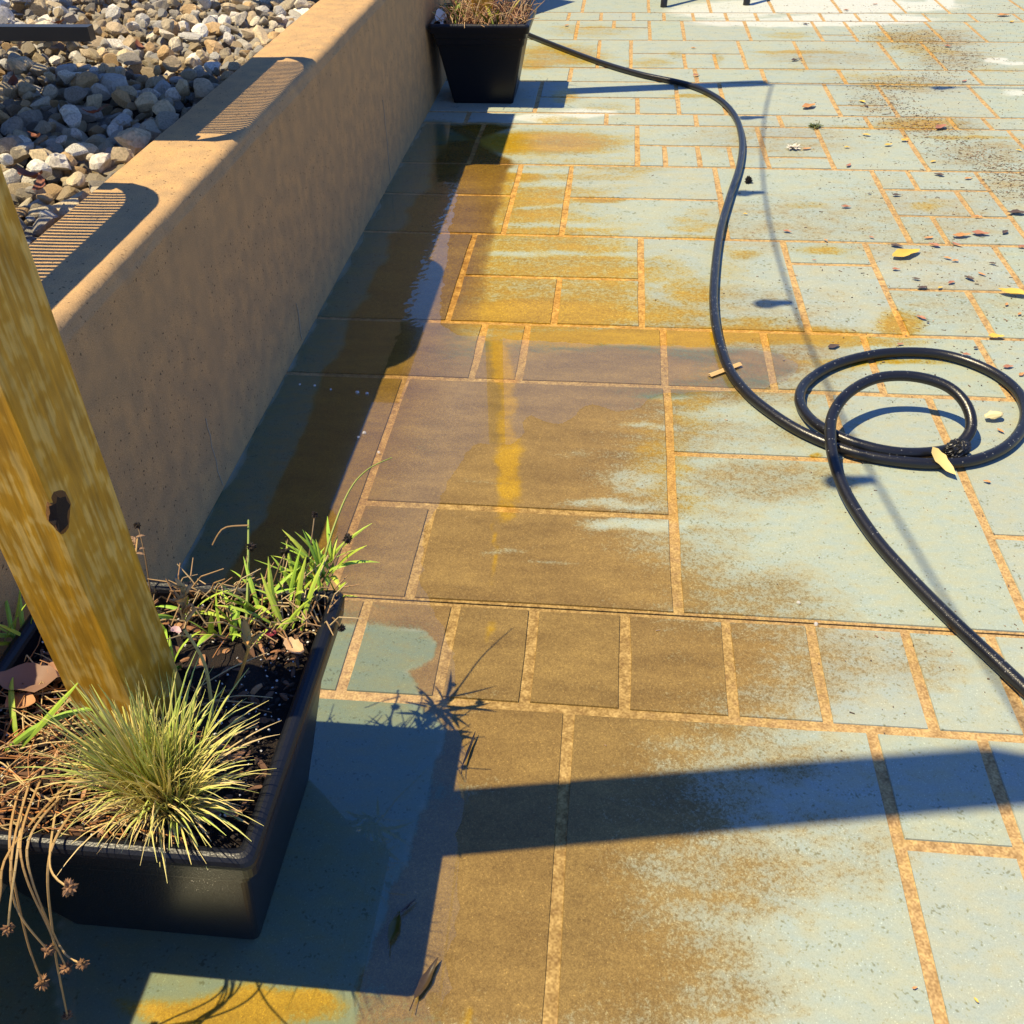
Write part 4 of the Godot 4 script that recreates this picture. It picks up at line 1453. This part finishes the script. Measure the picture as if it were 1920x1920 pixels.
# ---------------------------------------------------------------- hose
func build_hose() -> void:
	var r := 0.0128
	var pts := PackedVector3Array()
	for q in [[905, 20, 0], [950, 45, 0], [988, 64, 0], [1040, 85, 0], [1120, 115, 0], [1200, 139, 0], [1290, 159, 0], [1345, 184, 0], [1378, 218, 0], [1391, 262, 0], [1387, 310, 0], [1368, 370, 0], [1351, 430, 0], [1341, 500, 0], [1338, 570, 0], [1346, 630, 0], [1366, 690, 0], [1402, 738, 0], [1450, 777, 0], [1500, 808, 0], [1556, 833, 0], [1610, 851, 0], [1680, 864, 0], [1750, 869, 0], [1830, 862, 0], [1893, 832, 0], [1922, 785, 0], [1908, 735, 0], [1850, 692, 0], [1762, 664, 0], [1660, 662, 0], [1570, 682, 0], [1514, 715, 0], [1499, 748, 0.002], [1514, 780, 0.006], [1548, 806, 0.014], [1600, 830, 0.014], [1670, 847, 0.010], [1735, 849, 0.006], [1790, 838, 0.004], [1820, 805, 0.026], [1812, 760, 0.055], [1775, 724, 0.075], [1712, 706, 0.082], [1645, 709, 0.080], [1592, 736, 0.068], [1562, 776, 0.052], [1557, 822, 0.040], [1566, 872, 0.026], [1590, 932, 0.012], [1640, 1008, 0.003], [1705, 1082, 0], [1780, 1158, 0], [1850, 1224, 0], [1920, 1290, 0], [2010, 1375, 0], [2120, 1480, 0]]:
		pts.append(on(q[0], q[1], r + 0.001 + q[2]))
	var t := thing("garden_hose", "long wet black rubber garden hose looped on the patio slabs", "hose")
	var rubber := mat(lin(0.010, 0.010, 0.012), 0.3, 0.5)
	rubber.heightmap_enabled = true
	rubber.heightmap_texture = noise_tex(0.08, [], 512, 4, 95)
	rubber.heightmap_scale = 0.035
	rubber.uv1_triplanar = true
	rubber.uv1_scale = Vector3.ONE * 9.0
	put("hose_tube", tube(spline(pts, 0.012), pf([r]), 16), rubber, t)
	# lumpy taped splice on the inner loop
	var lump := st_new()
	var c := on(1795, 842, 0.024)
	var base := SphereMesh.new()
	base.radial_segments = 40
	base.rings = 24
	var arr := base.get_mesh_arrays()
	var v: PackedVector3Array = arr[Mesh.ARRAY_VERTEX]
	var idx: PackedInt32Array = arr[Mesh.ARRAY_INDEX]
	var nz := FastNoiseLite.new()
	nz.seed = 2
	nz.frequency = 5.5
	nz.fractal_octaves = 3
	for i in v.size():
		var d := v[i].normalized()
		v[i] = c + Basis(Vector3.UP, 0.6) * (d * Vector3(0.032, 0.023, 0.023) * (1.0 + 0.22 * nz.get_noise_3dv(d)))
	for k in range(0, idx.size(), 3):
		tri(lump, v[idx[k]], v[idx[k + 1]], v[idx[k + 2]])
	put("taped_splice", done(lump), mat(lin(0.009, 0.009, 0.011), 0.42), t)
	# drops of water standing on the rubber
	var dm := StandardMaterial3D.new()
	dm.transparency = BaseMaterial3D.TRANSPARENCY_ALPHA
	dm.albedo_color = Color(1, 1, 1, 0.15)
	dm.roughness = 0.03
	var path := spline(pts, 0.02)
	var mm := MultiMesh.new()
	mm.transform_format = MultiMesh.TRANSFORM_3D
	var sp := SphereMesh.new()
	sp.radius = 1.0
	sp.height = 2.0
	sp.radial_segments = 10
	sp.rings = 6
	mm.mesh = sp
	mm.instance_count = 420
	for i in 420:
		var k := rng.randi_range(path.size() / 3, path.size() - 2)
		var tan := (path[k + 1] - path[k]).normalized()
		var s := tan.cross(Vector3.UP).normalized()
		var a := rng.randf_range(-0.9, 0.9)
		var d := (s * sin(a) + Vector3.UP * cos(a)).normalized()
		mm.set_instance_transform(i, Transform3D(Basis.from_scale(Vector3.ONE * rng.randf_range(0.0006, 0.0017)), path[k] + d * r))
	var o := MultiMeshInstance3D.new()
	o.name = "water_drops"
	o.multimesh = mm
	o.material_override = dm
	t.add_child(o, true)
	o.set_meta("kind", "stuff")

# ---------------------------------------------------------------- leaves and mulch on the slabs
const LEAVES := [
	[1698, 478, 62, 0], [1903, 552, 56, 0], [1867, 632, 34, 0], [1763, 881, 62, 1], [1516, 201, 40, 2], [1617, 191, 18, 0], [1881, 29, 26, 2], [1897, 41, 14, 0], [1777, 87, 16, 3], [1808, 152, 16, 3], [1624, 199, 12, 4],
	[1588, 276, 13, 0], [1624, 253, 18, 0], [1665, 272, 20, 0], [1696, 263, 20, 0], [1512, 279, 22, 2], [1763, 240, 36, 3], [1910, 282, 13, 0], [1749, 303, 15, 0], [1814, 335, 18, 2], [1760, 328, 22, 4], [1591, 310, 20, 3],
	[1586, 388, 22, 3], [1681, 366, 20, 4], [1630, 363, 10, 4], [1802, 443, 42, 2], [1838, 439, 36, 3], [1740, 446, 22, 2], [1884, 436, 22, 4], [1917, 463, 20, 3], [1681, 461, 28, 4], [1776, 484, 18, 2], [1790, 489, 16, 2], [1841, 514, 18, 2],
	[1817, 522, 24, 4], [1783, 530, 20, 3], [1763, 539, 13, 0], [1717, 523, 18, 4], [1860, 494, 15, 4], [1728, 539, 24, 4], [1887, 571, 14, 2], [1727, 596, 24, 3], [1740, 604, 9, 4], [1911, 589, 14, 2], [1680, 505, 18, 3], [1526, 487, 10, 3],
	[1397, 401, 11, 0], [1476, 434, 20, 3], [1548, 450, 12, 2], [1634, 445, 13, 3], [1751, 460, 26, 3], [1793, 458, 22, 3], [1832, 407, 20, 2], [1905, 400, 38, 4], [1563, 650, 32, 4], [1876, 808, 18, 2], [1850, 903, 16, 2], [1688, 645, 16, 3], [1812, 665, 18, 3], [1890, 688, 24, 3], [1915, 702, 18, 2], [1692, 700, 14, 3], [1830, 652, 14, 4],
	[1715, 1852, 12, 2], [1830, 1875, 12, 0], [1300, 90, 12, 2], [1305, 141, 18, 3], [1062, 48, 14, 2], [1586, 19, 12, 3], [1640, 8, 12, 3], [1490, 113, 20, 4], [1500, 110, 12, 4], [1510, 45, 14, 4]]

func build_litter() -> void:
	var cols := [lin(0.60, 0.40, 0.07), lin(0.66, 0.50, 0.19), lin(0.48, 0.24, 0.09), lin(0.34, 0.15, 0.09), lin(0.085, 0.058, 0.048)]
	var words := ["bright yellow", "pale yellow", "orange brown", "reddish", "dark brown"]
	var mats := []
	for i in 5:
		var m := mat(cols[i], 0.55, 0.45)
		m.backlight_enabled = i < 3
		m.backlight = Color(0.2, 0.2, 0.2)
		mats.append(m)
	var shapes := []
	for i in 6:
		shapes.append(leaf_mesh(1.0, rng.randf_range(0.36, 0.52), rng.randf_range(0.05, 0.14), rng.randf_range(0.15, 0.5), 40 + i))
	for i in LEAVES.size():
		var q: Array = LEAVES[i]
		var p := on(q[0], q[1], 0.004)
		var dist := p.distance_to(Vector3(0, EYE, 0))
		var size: float = q[2] * dist / FOCAL * (0.8 if q[2] < 45 else 1.0)
		var o := put("fallen_leaf", shapes[i % 6], mats[q[3]])
		o.scale = Vector3(size, size, size * (0.85 if q[2] > 40 else 1.0))
		o.position = p
		o.rotation.y = rng.randf_range(-1.1, 1.1) + (PI if rng.randf() < 0.5 else 0.0)
		var label := "small %s fallen leaf lying on the green slabs" % words[q[3]]
		var grp := "%s leaves on the patio" % words[q[3]]
		if i == 0:
			label = "long bright yellow leaf lying flat on a green slab"
			grp = ""
		elif i == 1:
			label = "crumpled bright yellow leaf at a sandy joint crossing"
			grp = ""
		elif i == 2:
			label = "bright yellow leaf with thin stalk on the sandy joint"
			grp = ""
		elif i == 3:
			label = "pale yellow leaf hanging over the hose beside the splice"
			grp = ""
			o.position.y = 0.024
			o.rotation = Vector3(0.2, -1.0, -0.42)
		tag(o, label, "leaf", grp)
	# pale curled husk inside the hose loop
	var husk := put("curled_husk", rock_mesh(126), mat(lin(0.70, 0.58, 0.30), 0.6))
	husk.position = on(1864, 778, 0.014)
	husk.scale = Vector3(0.056, 0.026, 0.040)
	husk.rotation = Vector3(0.25, 0.2, 0.05)
	tag(husk, "cream curled husk lying inside the hose loop", "husk")
	# straw coloured bark strip under the hose
	var st := st_new()
	var a := on(1330, 704, 0.006)
	var b := on(1388, 682, 0.007)
	var s := (b - a).cross(Vector3.UP).normalized() * 0.008
	for k in 5:
		var p0 := a.lerp(b, k / 5.0)
		var p1 := a.lerp(b, (k + 1) / 5.0)
		quad(st, p0 - s, p0 + Vector3(0, 0.004, 0), p1 + Vector3(0, 0.004, 0), p1 - s)
		quad(st, p0 + Vector3(0, 0.004, 0), p0 + s, p1 + s, p1 + Vector3(0, 0.004, 0))
		quad(st, p0 - s, p1 - s, p1 + s, p0 + s)
	tag(put("bark_strip", done(st), mat(lin(0.55, 0.36, 0.15), 0.8)), "straw coloured strip of bark lying under the hose", "bark strip")
	# floating scraps in the shaded water
	for q in [[740, 1738, 0.045, 0.013, 0.10, 0.075, 0.008, 1.45, "frayed olive leaf soaked in the planter's shadow"], [800, 1835, 0.062, 0.012, 0.05, 0.032, 0.015, 1.2, "curled brown leaf soaked at the edge of planter's shadow"], [880, 1405, 0.07, 0.004, 0.012, 0.010, 0.008, 1.4, "thin black twig where the weeds' shadow falls"], [765, 1700, 0.03, 0.003, 0.08, 0.04, 0.02, 0.9, "thin brown twig beside the frayed olive leaf"]]:
		var o := put("soaked_leaf", leaf_mesh(q[2], q[3], 0.04, 0.3, int(q[0])), mat(lin(q[4], q[5], q[6]), 0.3))
		o.position = on(q[0], q[1], 0.006)
		o.rotation.y = q[7]
		tag(o, q[8], "leaf")
	var cone := st_new()
	head_into(cone, on(1403, 338, 0.010), 0.016, Color(0.014, 0.011, 0.010), 60)
	tag(put("seed_head", done(cone), plant_material(0.0)), "black spiky seed head beside the hose bend", "seed head")
	var moss := st_new()
	for i in 60:
		blade_into(moss, on(1529 + rng.randf_range(-9, 9), 238 + rng.randf_range(-3, 3), 0.002), Vector3(rng.randf_range(-1, 1), 0.8, rng.randf_range(-1, 1)), 0.022, 0.004, 0.8, Color(0.05, 0.07, 0.015), Color(0.10, 0.12, 0.03), 3)
	tag(put("moss_tuft", done(moss), plant_material(0.2)), "small olive moss tuft on a far slab joint", "moss")
	var fl := st_new()
	for i in 40:
		blade_into(fl, on(1488 + rng.randf_range(-5, 5), 279, 0.004), Vector3(rng.randf_range(-1, 1), 0.9, rng.randf_range(-1, 1)), 0.024, 0.008, 0.8, Color(0.40, 0.34, 0.26), Color(0.7, 0.66, 0.58), 3)
	tag(put("withered_flower", done(fl), plant_material(0.2)), "withered cream flower head lying on a slab", "flower")

	# shredded mulch washed into a drift, and scattered needles
	var band := [[1640, 66], [1720, 70], [1770, 85], [1800, 112], [1740, 150], [1650, 160], [1660, 195], [1700, 222], [1740, 245], [1810, 278], [1860, 305], [1905, 330], [1925, 370]]
	var shapes_m := [box_mesh(Vector3(-0.5, 0, -0.5), Vector3(0.5, 1, 0.5))]
	var xf := []
	var rr := RandomNumberGenerator.new()
	rr.seed = 404
	for i in 2600:
		var k := rr.randi() % (band.size() - 1)
		var f := rr.randf()
		var u: float = lerpf(band[k][0], band[k + 1][0], f) + rr.randfn() * 38.0
		var v: float = lerpf(band[k][1], band[k + 1][1], f) + rr.randfn() * 11.0
		xf.append(on(u, maxf(v, 2.0), 0.0005))
	for i in 3600:
		var u := 1000.0 + 950.0 * sqrt(rr.randf())
		var v := 10.0 + 1400.0 * pow(rr.randf(), 1.9)
		if rr.randf() < (smoothstep(1250.0, 1750.0, u) + 0.12) * (1.0 - 0.85 * smoothstep(450.0, 900.0, v)):
			xf.append(on(u, v, 0.0005))
	var mm := MultiMesh.new()
	mm.transform_format = MultiMesh.TRANSFORM_3D
	mm.use_colors = true
	mm.mesh = shapes_m[0]
	mm.instance_count = xf.size()
	for i in xf.size():
		var l := rr.randf_range(0.002, 0.009) if rr.randf() < 0.88 else rr.randf_range(0.009, 0.022)
		if i >= 2600:
			l *= 0.6 if xf[i].z < -2.3 else 0.4
		var basis := Basis(Vector3.UP, rr.randfn() * 0.7) * Basis(Vector3(0, 0, 1), rr.randf_range(-0.15, 0.15)) * Basis.from_scale(Vector3(l, rr.randf_range(0.0006, 0.002), rr.randf_range(0.0007, 0.0026)))
		mm.set_instance_transform(i, Transform3D(basis, xf[i]))
		var g := rr.randf()
		mm.set_instance_color(i, Color(0.08, 0.055, 0.04).lerp(Color(0.30, 0.19, 0.12), g) if g < 0.85 else Color(0.4, 0.28, 0.18))
	var o := MultiMeshInstance3D.new()
	o.name = numbered("mulch_litter")
	o.multimesh = mm
	var mmat := mat(Color.WHITE, 0.85)
	mmat.vertex_color_use_as_albedo = true
	o.material_override = mmat
	add_child(o)
	o.set_meta("kind", "stuff")
	tag(o, "dark shredded mulch and needles scattered over the far slabs", "mulch")

# ---------------------------------------------------------------- things whose shadows fall into the picture
func string_lights(label: String, a: Vector3, b: Vector3, sag: float, first: float, gap: float) -> void:
	var t := thing("string_lights", label, "string lights")
	var rubber := mat(lin(0.02, 0.02, 0.022), 0.6)
	var path := PackedVector3Array()
	var n := 60
	for i in n + 1:
		var f := float(i) / n
		path.append(a.lerp(b, f) - Vector3(0, sag * 4.0 * f * (1.0 - f), 0))
	put("cable", tube(path, pf([0.0048]), 7), rubber, t)
	var glass := StandardMaterial3D.new()
	glass.transparency = BaseMaterial3D.TRANSPARENCY_ALPHA
	glass.albedo_color = Color(0.25, 0.2, 0.12, 0.75)
	glass.roughness = 0.1
	var total := a.distance_to(b)
	var s := first
	while s < total - 0.1:
		var f := s / total
		var p := a.lerp(b, f) - Vector3(0, sag * 4.0 * f * (1.0 - f), 0)
		var holder := put("bulb", tube(pv([p + Vector3(0, -0.10, 0), p + Vector3(0, -0.115, 0), p + Vector3(0, -0.135, 0), p + Vector3(0, -0.165, 0), p + Vector3(0, -0.195, 0), p + Vector3(0, -0.215, 0), p + Vector3(0, -0.222, 0)]), pf([0.012, 0.016, 0.024, 0.030, 0.027, 0.015, 0.003]), 14), glass, t)
		put("socket", tube(pv([p + Vector3(0, -0.035, 0), p + Vector3(0, -0.04, 0), p + Vector3(0, -0.10, 0), p + Vector3(0, -0.105, 0)]), pf([0.008, 0.017, 0.019, 0.014]), 12), rubber, holder)
		put("drop_wire", tube(pv([p, p + Vector3(0, -0.04, 0)]), pf([0.004]), 6), rubber, holder)
		s += gap

func lounge_chair(label: String, front: float, z0: float, z1: float, seat: float, back := 0.0, added_cushion := -1.0, deep_seat := 1.0) -> void:
	# cantilevered steel chair: floor runners behind, slatted seat and back carried forward of them
	var t := thing("lounge_chair", label, "chair", Vector3(front, WALL_H - 0.02, -z0))
	var w := z1 - z0
	var black := mat(lin(0.018, 0.019, 0.022), 0.4)
	var prof := pv([Vector3(0.0, seat - 0.015, 0), Vector3(-0.06, seat, 0), Vector3(-0.2, seat - 0.012, 0), Vector3(-0.4, seat - 0.03, 0), Vector3(-0.54, seat - 0.01, 0), Vector3(-0.62, seat + 0.10, 0), Vector3(-0.70, seat + 0.32, 0), Vector3(-0.78, seat + 0.52, 0)])
	if deep_seat > 1.0:  # seat stretched to spread its shade farther over the gravel
		for k in range(2, prof.size()):
			prof[k].x *= deep_seat
	var curve := spline(prof, 0.04)
	var n := 50
	var setback := func(q: float) -> float:      # rounded front corners
		var e := minf(q, w - q)
		return 0.0 if e > 0.13 else 0.13 - sqrt(maxf(0.0, 0.0169 - (0.13 - e) * (0.13 - e)))
	for i in n:
		var z := -(0.05 + (w - 0.1) * (i + 0.5) / n)
		var st := st_new()
		for k in curve.size() - 1:
			if curve[k].x > -setback.call(-z):
				continue
			var a := curve[k] + Vector3(0, 0, z)
			var b := curve[k + 1] + Vector3(0, 0, z)
			var s := Vector3(0, 0, 0.0040)
			var u := Vector3(0, 0.003, 0)
			quad(st, a - s + u, b - s + u, b + s + u, a + s + u)
			quad(st, a - s - u, a + s - u, b + s - u, b - s - u)
			quad(st, a + s + u, b + s + u, b + s - u, a + s - u)
			quad(st, a - s + u, a - s - u, b - s - u, b - s + u)
		put("slat", done(st), black, t)
	var rail := st_new()
	for i in 40:
		var q0 := w * i / 40.0
		var q1 := w * (i + 1) / 40.0
		var x0: float = -setback.call(clampf(q0, 0.004, w - 0.004))
		var x1: float = -setback.call(clampf(q1, 0.004, w - 0.004))
		var deep := Vector3(-0.058, 0, 0)
		var lowr := Vector3(0, -0.02, 0)
		var a := Vector3(x0, seat - 0.008, -q0)
		var b := Vector3(x1, seat - 0.008, -q1)
		quad(rail, a, b, b + deep, a + deep)
		quad(rail, a + lowr, a + deep + lowr, b + deep + lowr, b + lowr)
		quad(rail, a, a + lowr, b + lowr, b)
		quad(rail, a + deep, b + deep, b + deep + lowr, a + deep + lowr)
	put("front_rail", done(rail), black, t)
	if added_cushion > -0.9:  # unseen cushion, added so the slatted seat casts solid shade
		put("added_seat_cushion", box_mesh(Vector3(-0.56 * deep_seat, seat + 0.005, -w + 0.02), Vector3(added_cushion, seat + 0.06, -0.02)), mat(lin(0.06, 0.065, 0.08), 0.9), t)
	put("top_rail", box_mesh(Vector3(-0.80 * deep_seat, seat + 0.5, -w), Vector3(-0.80 * deep_seat + 0.04, seat + 0.55, 0)), black, t)
	for e in [0.0, 1.0]:
		var z: float = -w * e + (0.02 if e > 0.5 else -0.02)
		var side := PackedVector3Array()
		for p in curve:
			if p.x < -0.12:
				side.append(p + Vector3(0, -0.014, z))
		put("side_rail", tube(side, pf([0.018]), 8), black, t)
		var zo: float = z + (-0.24 if e > 0.5 else 0.24)
		put("runner", box_mesh(Vector3(-1.26 - back, 0.018, zo - 0.018), Vector3(-0.62 - back, 0.058, zo + 0.018)), black, t)
		put("upright", tube(spline(pv([Vector3(-1.2 - back, 0.04, zo), Vector3(-1.22 - back, 0.25, zo), Vector3(-1.12 - back * 0.5, seat - 0.03, (z + zo) * 0.5), Vector3(-0.75, seat - 0.02, z), Vector3(-0.45, seat - 0.04, z)]), 0.04), pf([0.02]), 8), black, t)

func build_surroundings() -> void:
	var ground := put("lawn", box_mesh(Vector3(-60, -0.4, -60), Vector3(60, -0.09, 60)), textured([[0.0, Color8(48, 56, 26)], [0.5, Color8(72, 82, 40)], [1.0, Color8(104, 106, 60)]], 0.03, 0.7, 0.95, 0.3, 0.1, 97))
	structure(ground)
	string_lights("black string lights hung between the two timber posts", Vector3(-0.50, POST_H - 0.06, -0.757), Vector3(-0.52, POST_H - 0.06, -4.65), 0.46, 0.80, 0.865)
	string_lights("black string lights running from far timber post across the patio", Vector3(-0.52, POST_H - 0.06, -4.64), Vector3(5.5, POST_H - 0.02, -4.5), 0.12, 0.85, 0.865)
	lounge_chair("black slatted lounge chair on gravel, middle one of the row", -0.955, 2.06, 2.78, 0.42, 0.0, -0.19, 1.5)
	lounge_chair("black slatted lounge chair on gravel nearest the grassy planter", -1.045, 1.02, 1.80, 0.43)
	lounge_chair("black slatted lounge chair on gravel beside the far planter", -0.92, 3.62, 4.30, 0.42, 0.9, 0.0)
	# black metal chair standing on the far slabs, only one foot low enough to show
	var black := mat(lin(0.015, 0.015, 0.018), 0.4)
	var f := on(1246, 13)
	var c := thing("patio_chair", "black metal patio chair standing on the far pale slabs", "chair", Vector3(f.x, 0, f.z))
	for q in [[0.0, 0.0], [0.50, -0.06], [-0.02, -0.5], [0.48, -0.55]]:
		put("leg", tube(pv([Vector3(q[0] - 0.006, 0.0, q[1]), Vector3(q[0] - 0.004, 0.05, q[1]), Vector3(q[0] + 0.02, 0.22, q[1] - 0.1), Vector3(q[0] + 0.03, 0.43, q[1] - 0.2)]), pf([0.021, 0.021, 0.017, 0.016]), 10), black, c)
	put("seat", box_mesh(Vector3(-0.02, 0.42, -0.80), Vector3(0.54, 0.45, -0.19)), black, c)
	put("backrest", box_mesh(Vector3(-0.02, 0.45, -0.83), Vector3(0.54, 0.92, -0.80)), black, c)
	# unseen table, added corner-on to cast the wedge shadow past the far planter
	var tip := on(1080, 11)
	var hgt := 0.46
	var tb := thing("added_table", "added grey table casting the wedge shadow beyond the far planter", "table", Vector3(tip.x - 0.451 * hgt - 0.42, 0, tip.z + 0.0834 * hgt - 0.02))
	tb.rotation.y = PI * 0.25 + 0.25
	var grey := mat(lin(0.25, 0.24, 0.22), 0.6)
	put("table_top", box_mesh(Vector3(-0.30, hgt - 0.03, -0.30), Vector3(0.30, hgt, 0.30)), grey, tb)
	for q in [[-0.25, -0.25], [0.25, -0.25], [0.25, 0.25], [-0.25, 0.25]]:
		put("leg", box_mesh(Vector3(q[0] - 0.02, 0, q[1] - 0.02), Vector3(q[0] + 0.02, hgt - 0.03, q[1] + 0.02)), grey, tb)

func _ready() -> void:
	rng.seed = 2024
	setup_camera_basis()
	var cam := Camera3D.new()
	cam.name = "camera"
	add_child(cam)
	var t := turn.transposed()
	var right := t * Vector3(1, 0, 0)
	var down := t * Vector3(0, 1, 0)
	var fwd := t * Vector3(0, 0, 1)
	var b := Basis(Vector3(right.x, right.y, -right.z), -Vector3(down.x, down.y, -down.z), -Vector3(fwd.x, fwd.y, -fwd.z))
	cam.transform = Transform3D(b, Vector3(0, EYE, 0))
	cam.fov = rad_to_deg(2.0 * atan(960.0 / FOCAL))
	cam.near = 0.05
	cam.far = 400.0
	cam.current = true
	var sky := ProceduralSkyMaterial.new()
	sky.sky_top_color = Color(0.21, 0.44, 0.82)
	sky.sky_horizon_color = Color(0.70, 0.83, 0.98)
	sky.sky_curve = 0.30
	sky.sky_energy_multiplier = 0.86
	sky.ground_bottom_color = Color(0.22, 0.20, 0.16)
	sky.ground_horizon_color = Color(0.5, 0.55, 0.6)
	var s := Sky.new()
	s.sky_material = sky
	var env := Environment.new()
	env.background_mode = Environment.BG_SKY
	env.sky = s
	env.tonemap_mode = Environment.TONE_MAPPER_LINEAR
	env.tonemap_exposure = 1.52
	env.sdfgi_enabled = true
	env.ssao_enabled = true
	env.ssil_enabled = true
	var we := WorldEnvironment.new()
	we.environment = env
	add_child(we)
	var sun := DirectionalLight3D.new()
	sun.name = "sun"
	add_child(sun)
	sun.light_energy = 1.6
	sun.light_color = Color(1.0, 0.93, 0.76)
	sun.light_angular_distance = 0.5
	sun.shadow_enabled = true
	sun.look_at_from_position(Vector3.ZERO, Vector3(0.451, -1.0, -0.0834), Vector3.UP)

	build_patio()
	print("patio")
	build_water()
	print("water")
	build_wall()
	build_gravel()
	print("gravel")
	build_surroundings()
	build_planters()
	build_plants()
	print("plants")
	build_hose()
	build_litter()
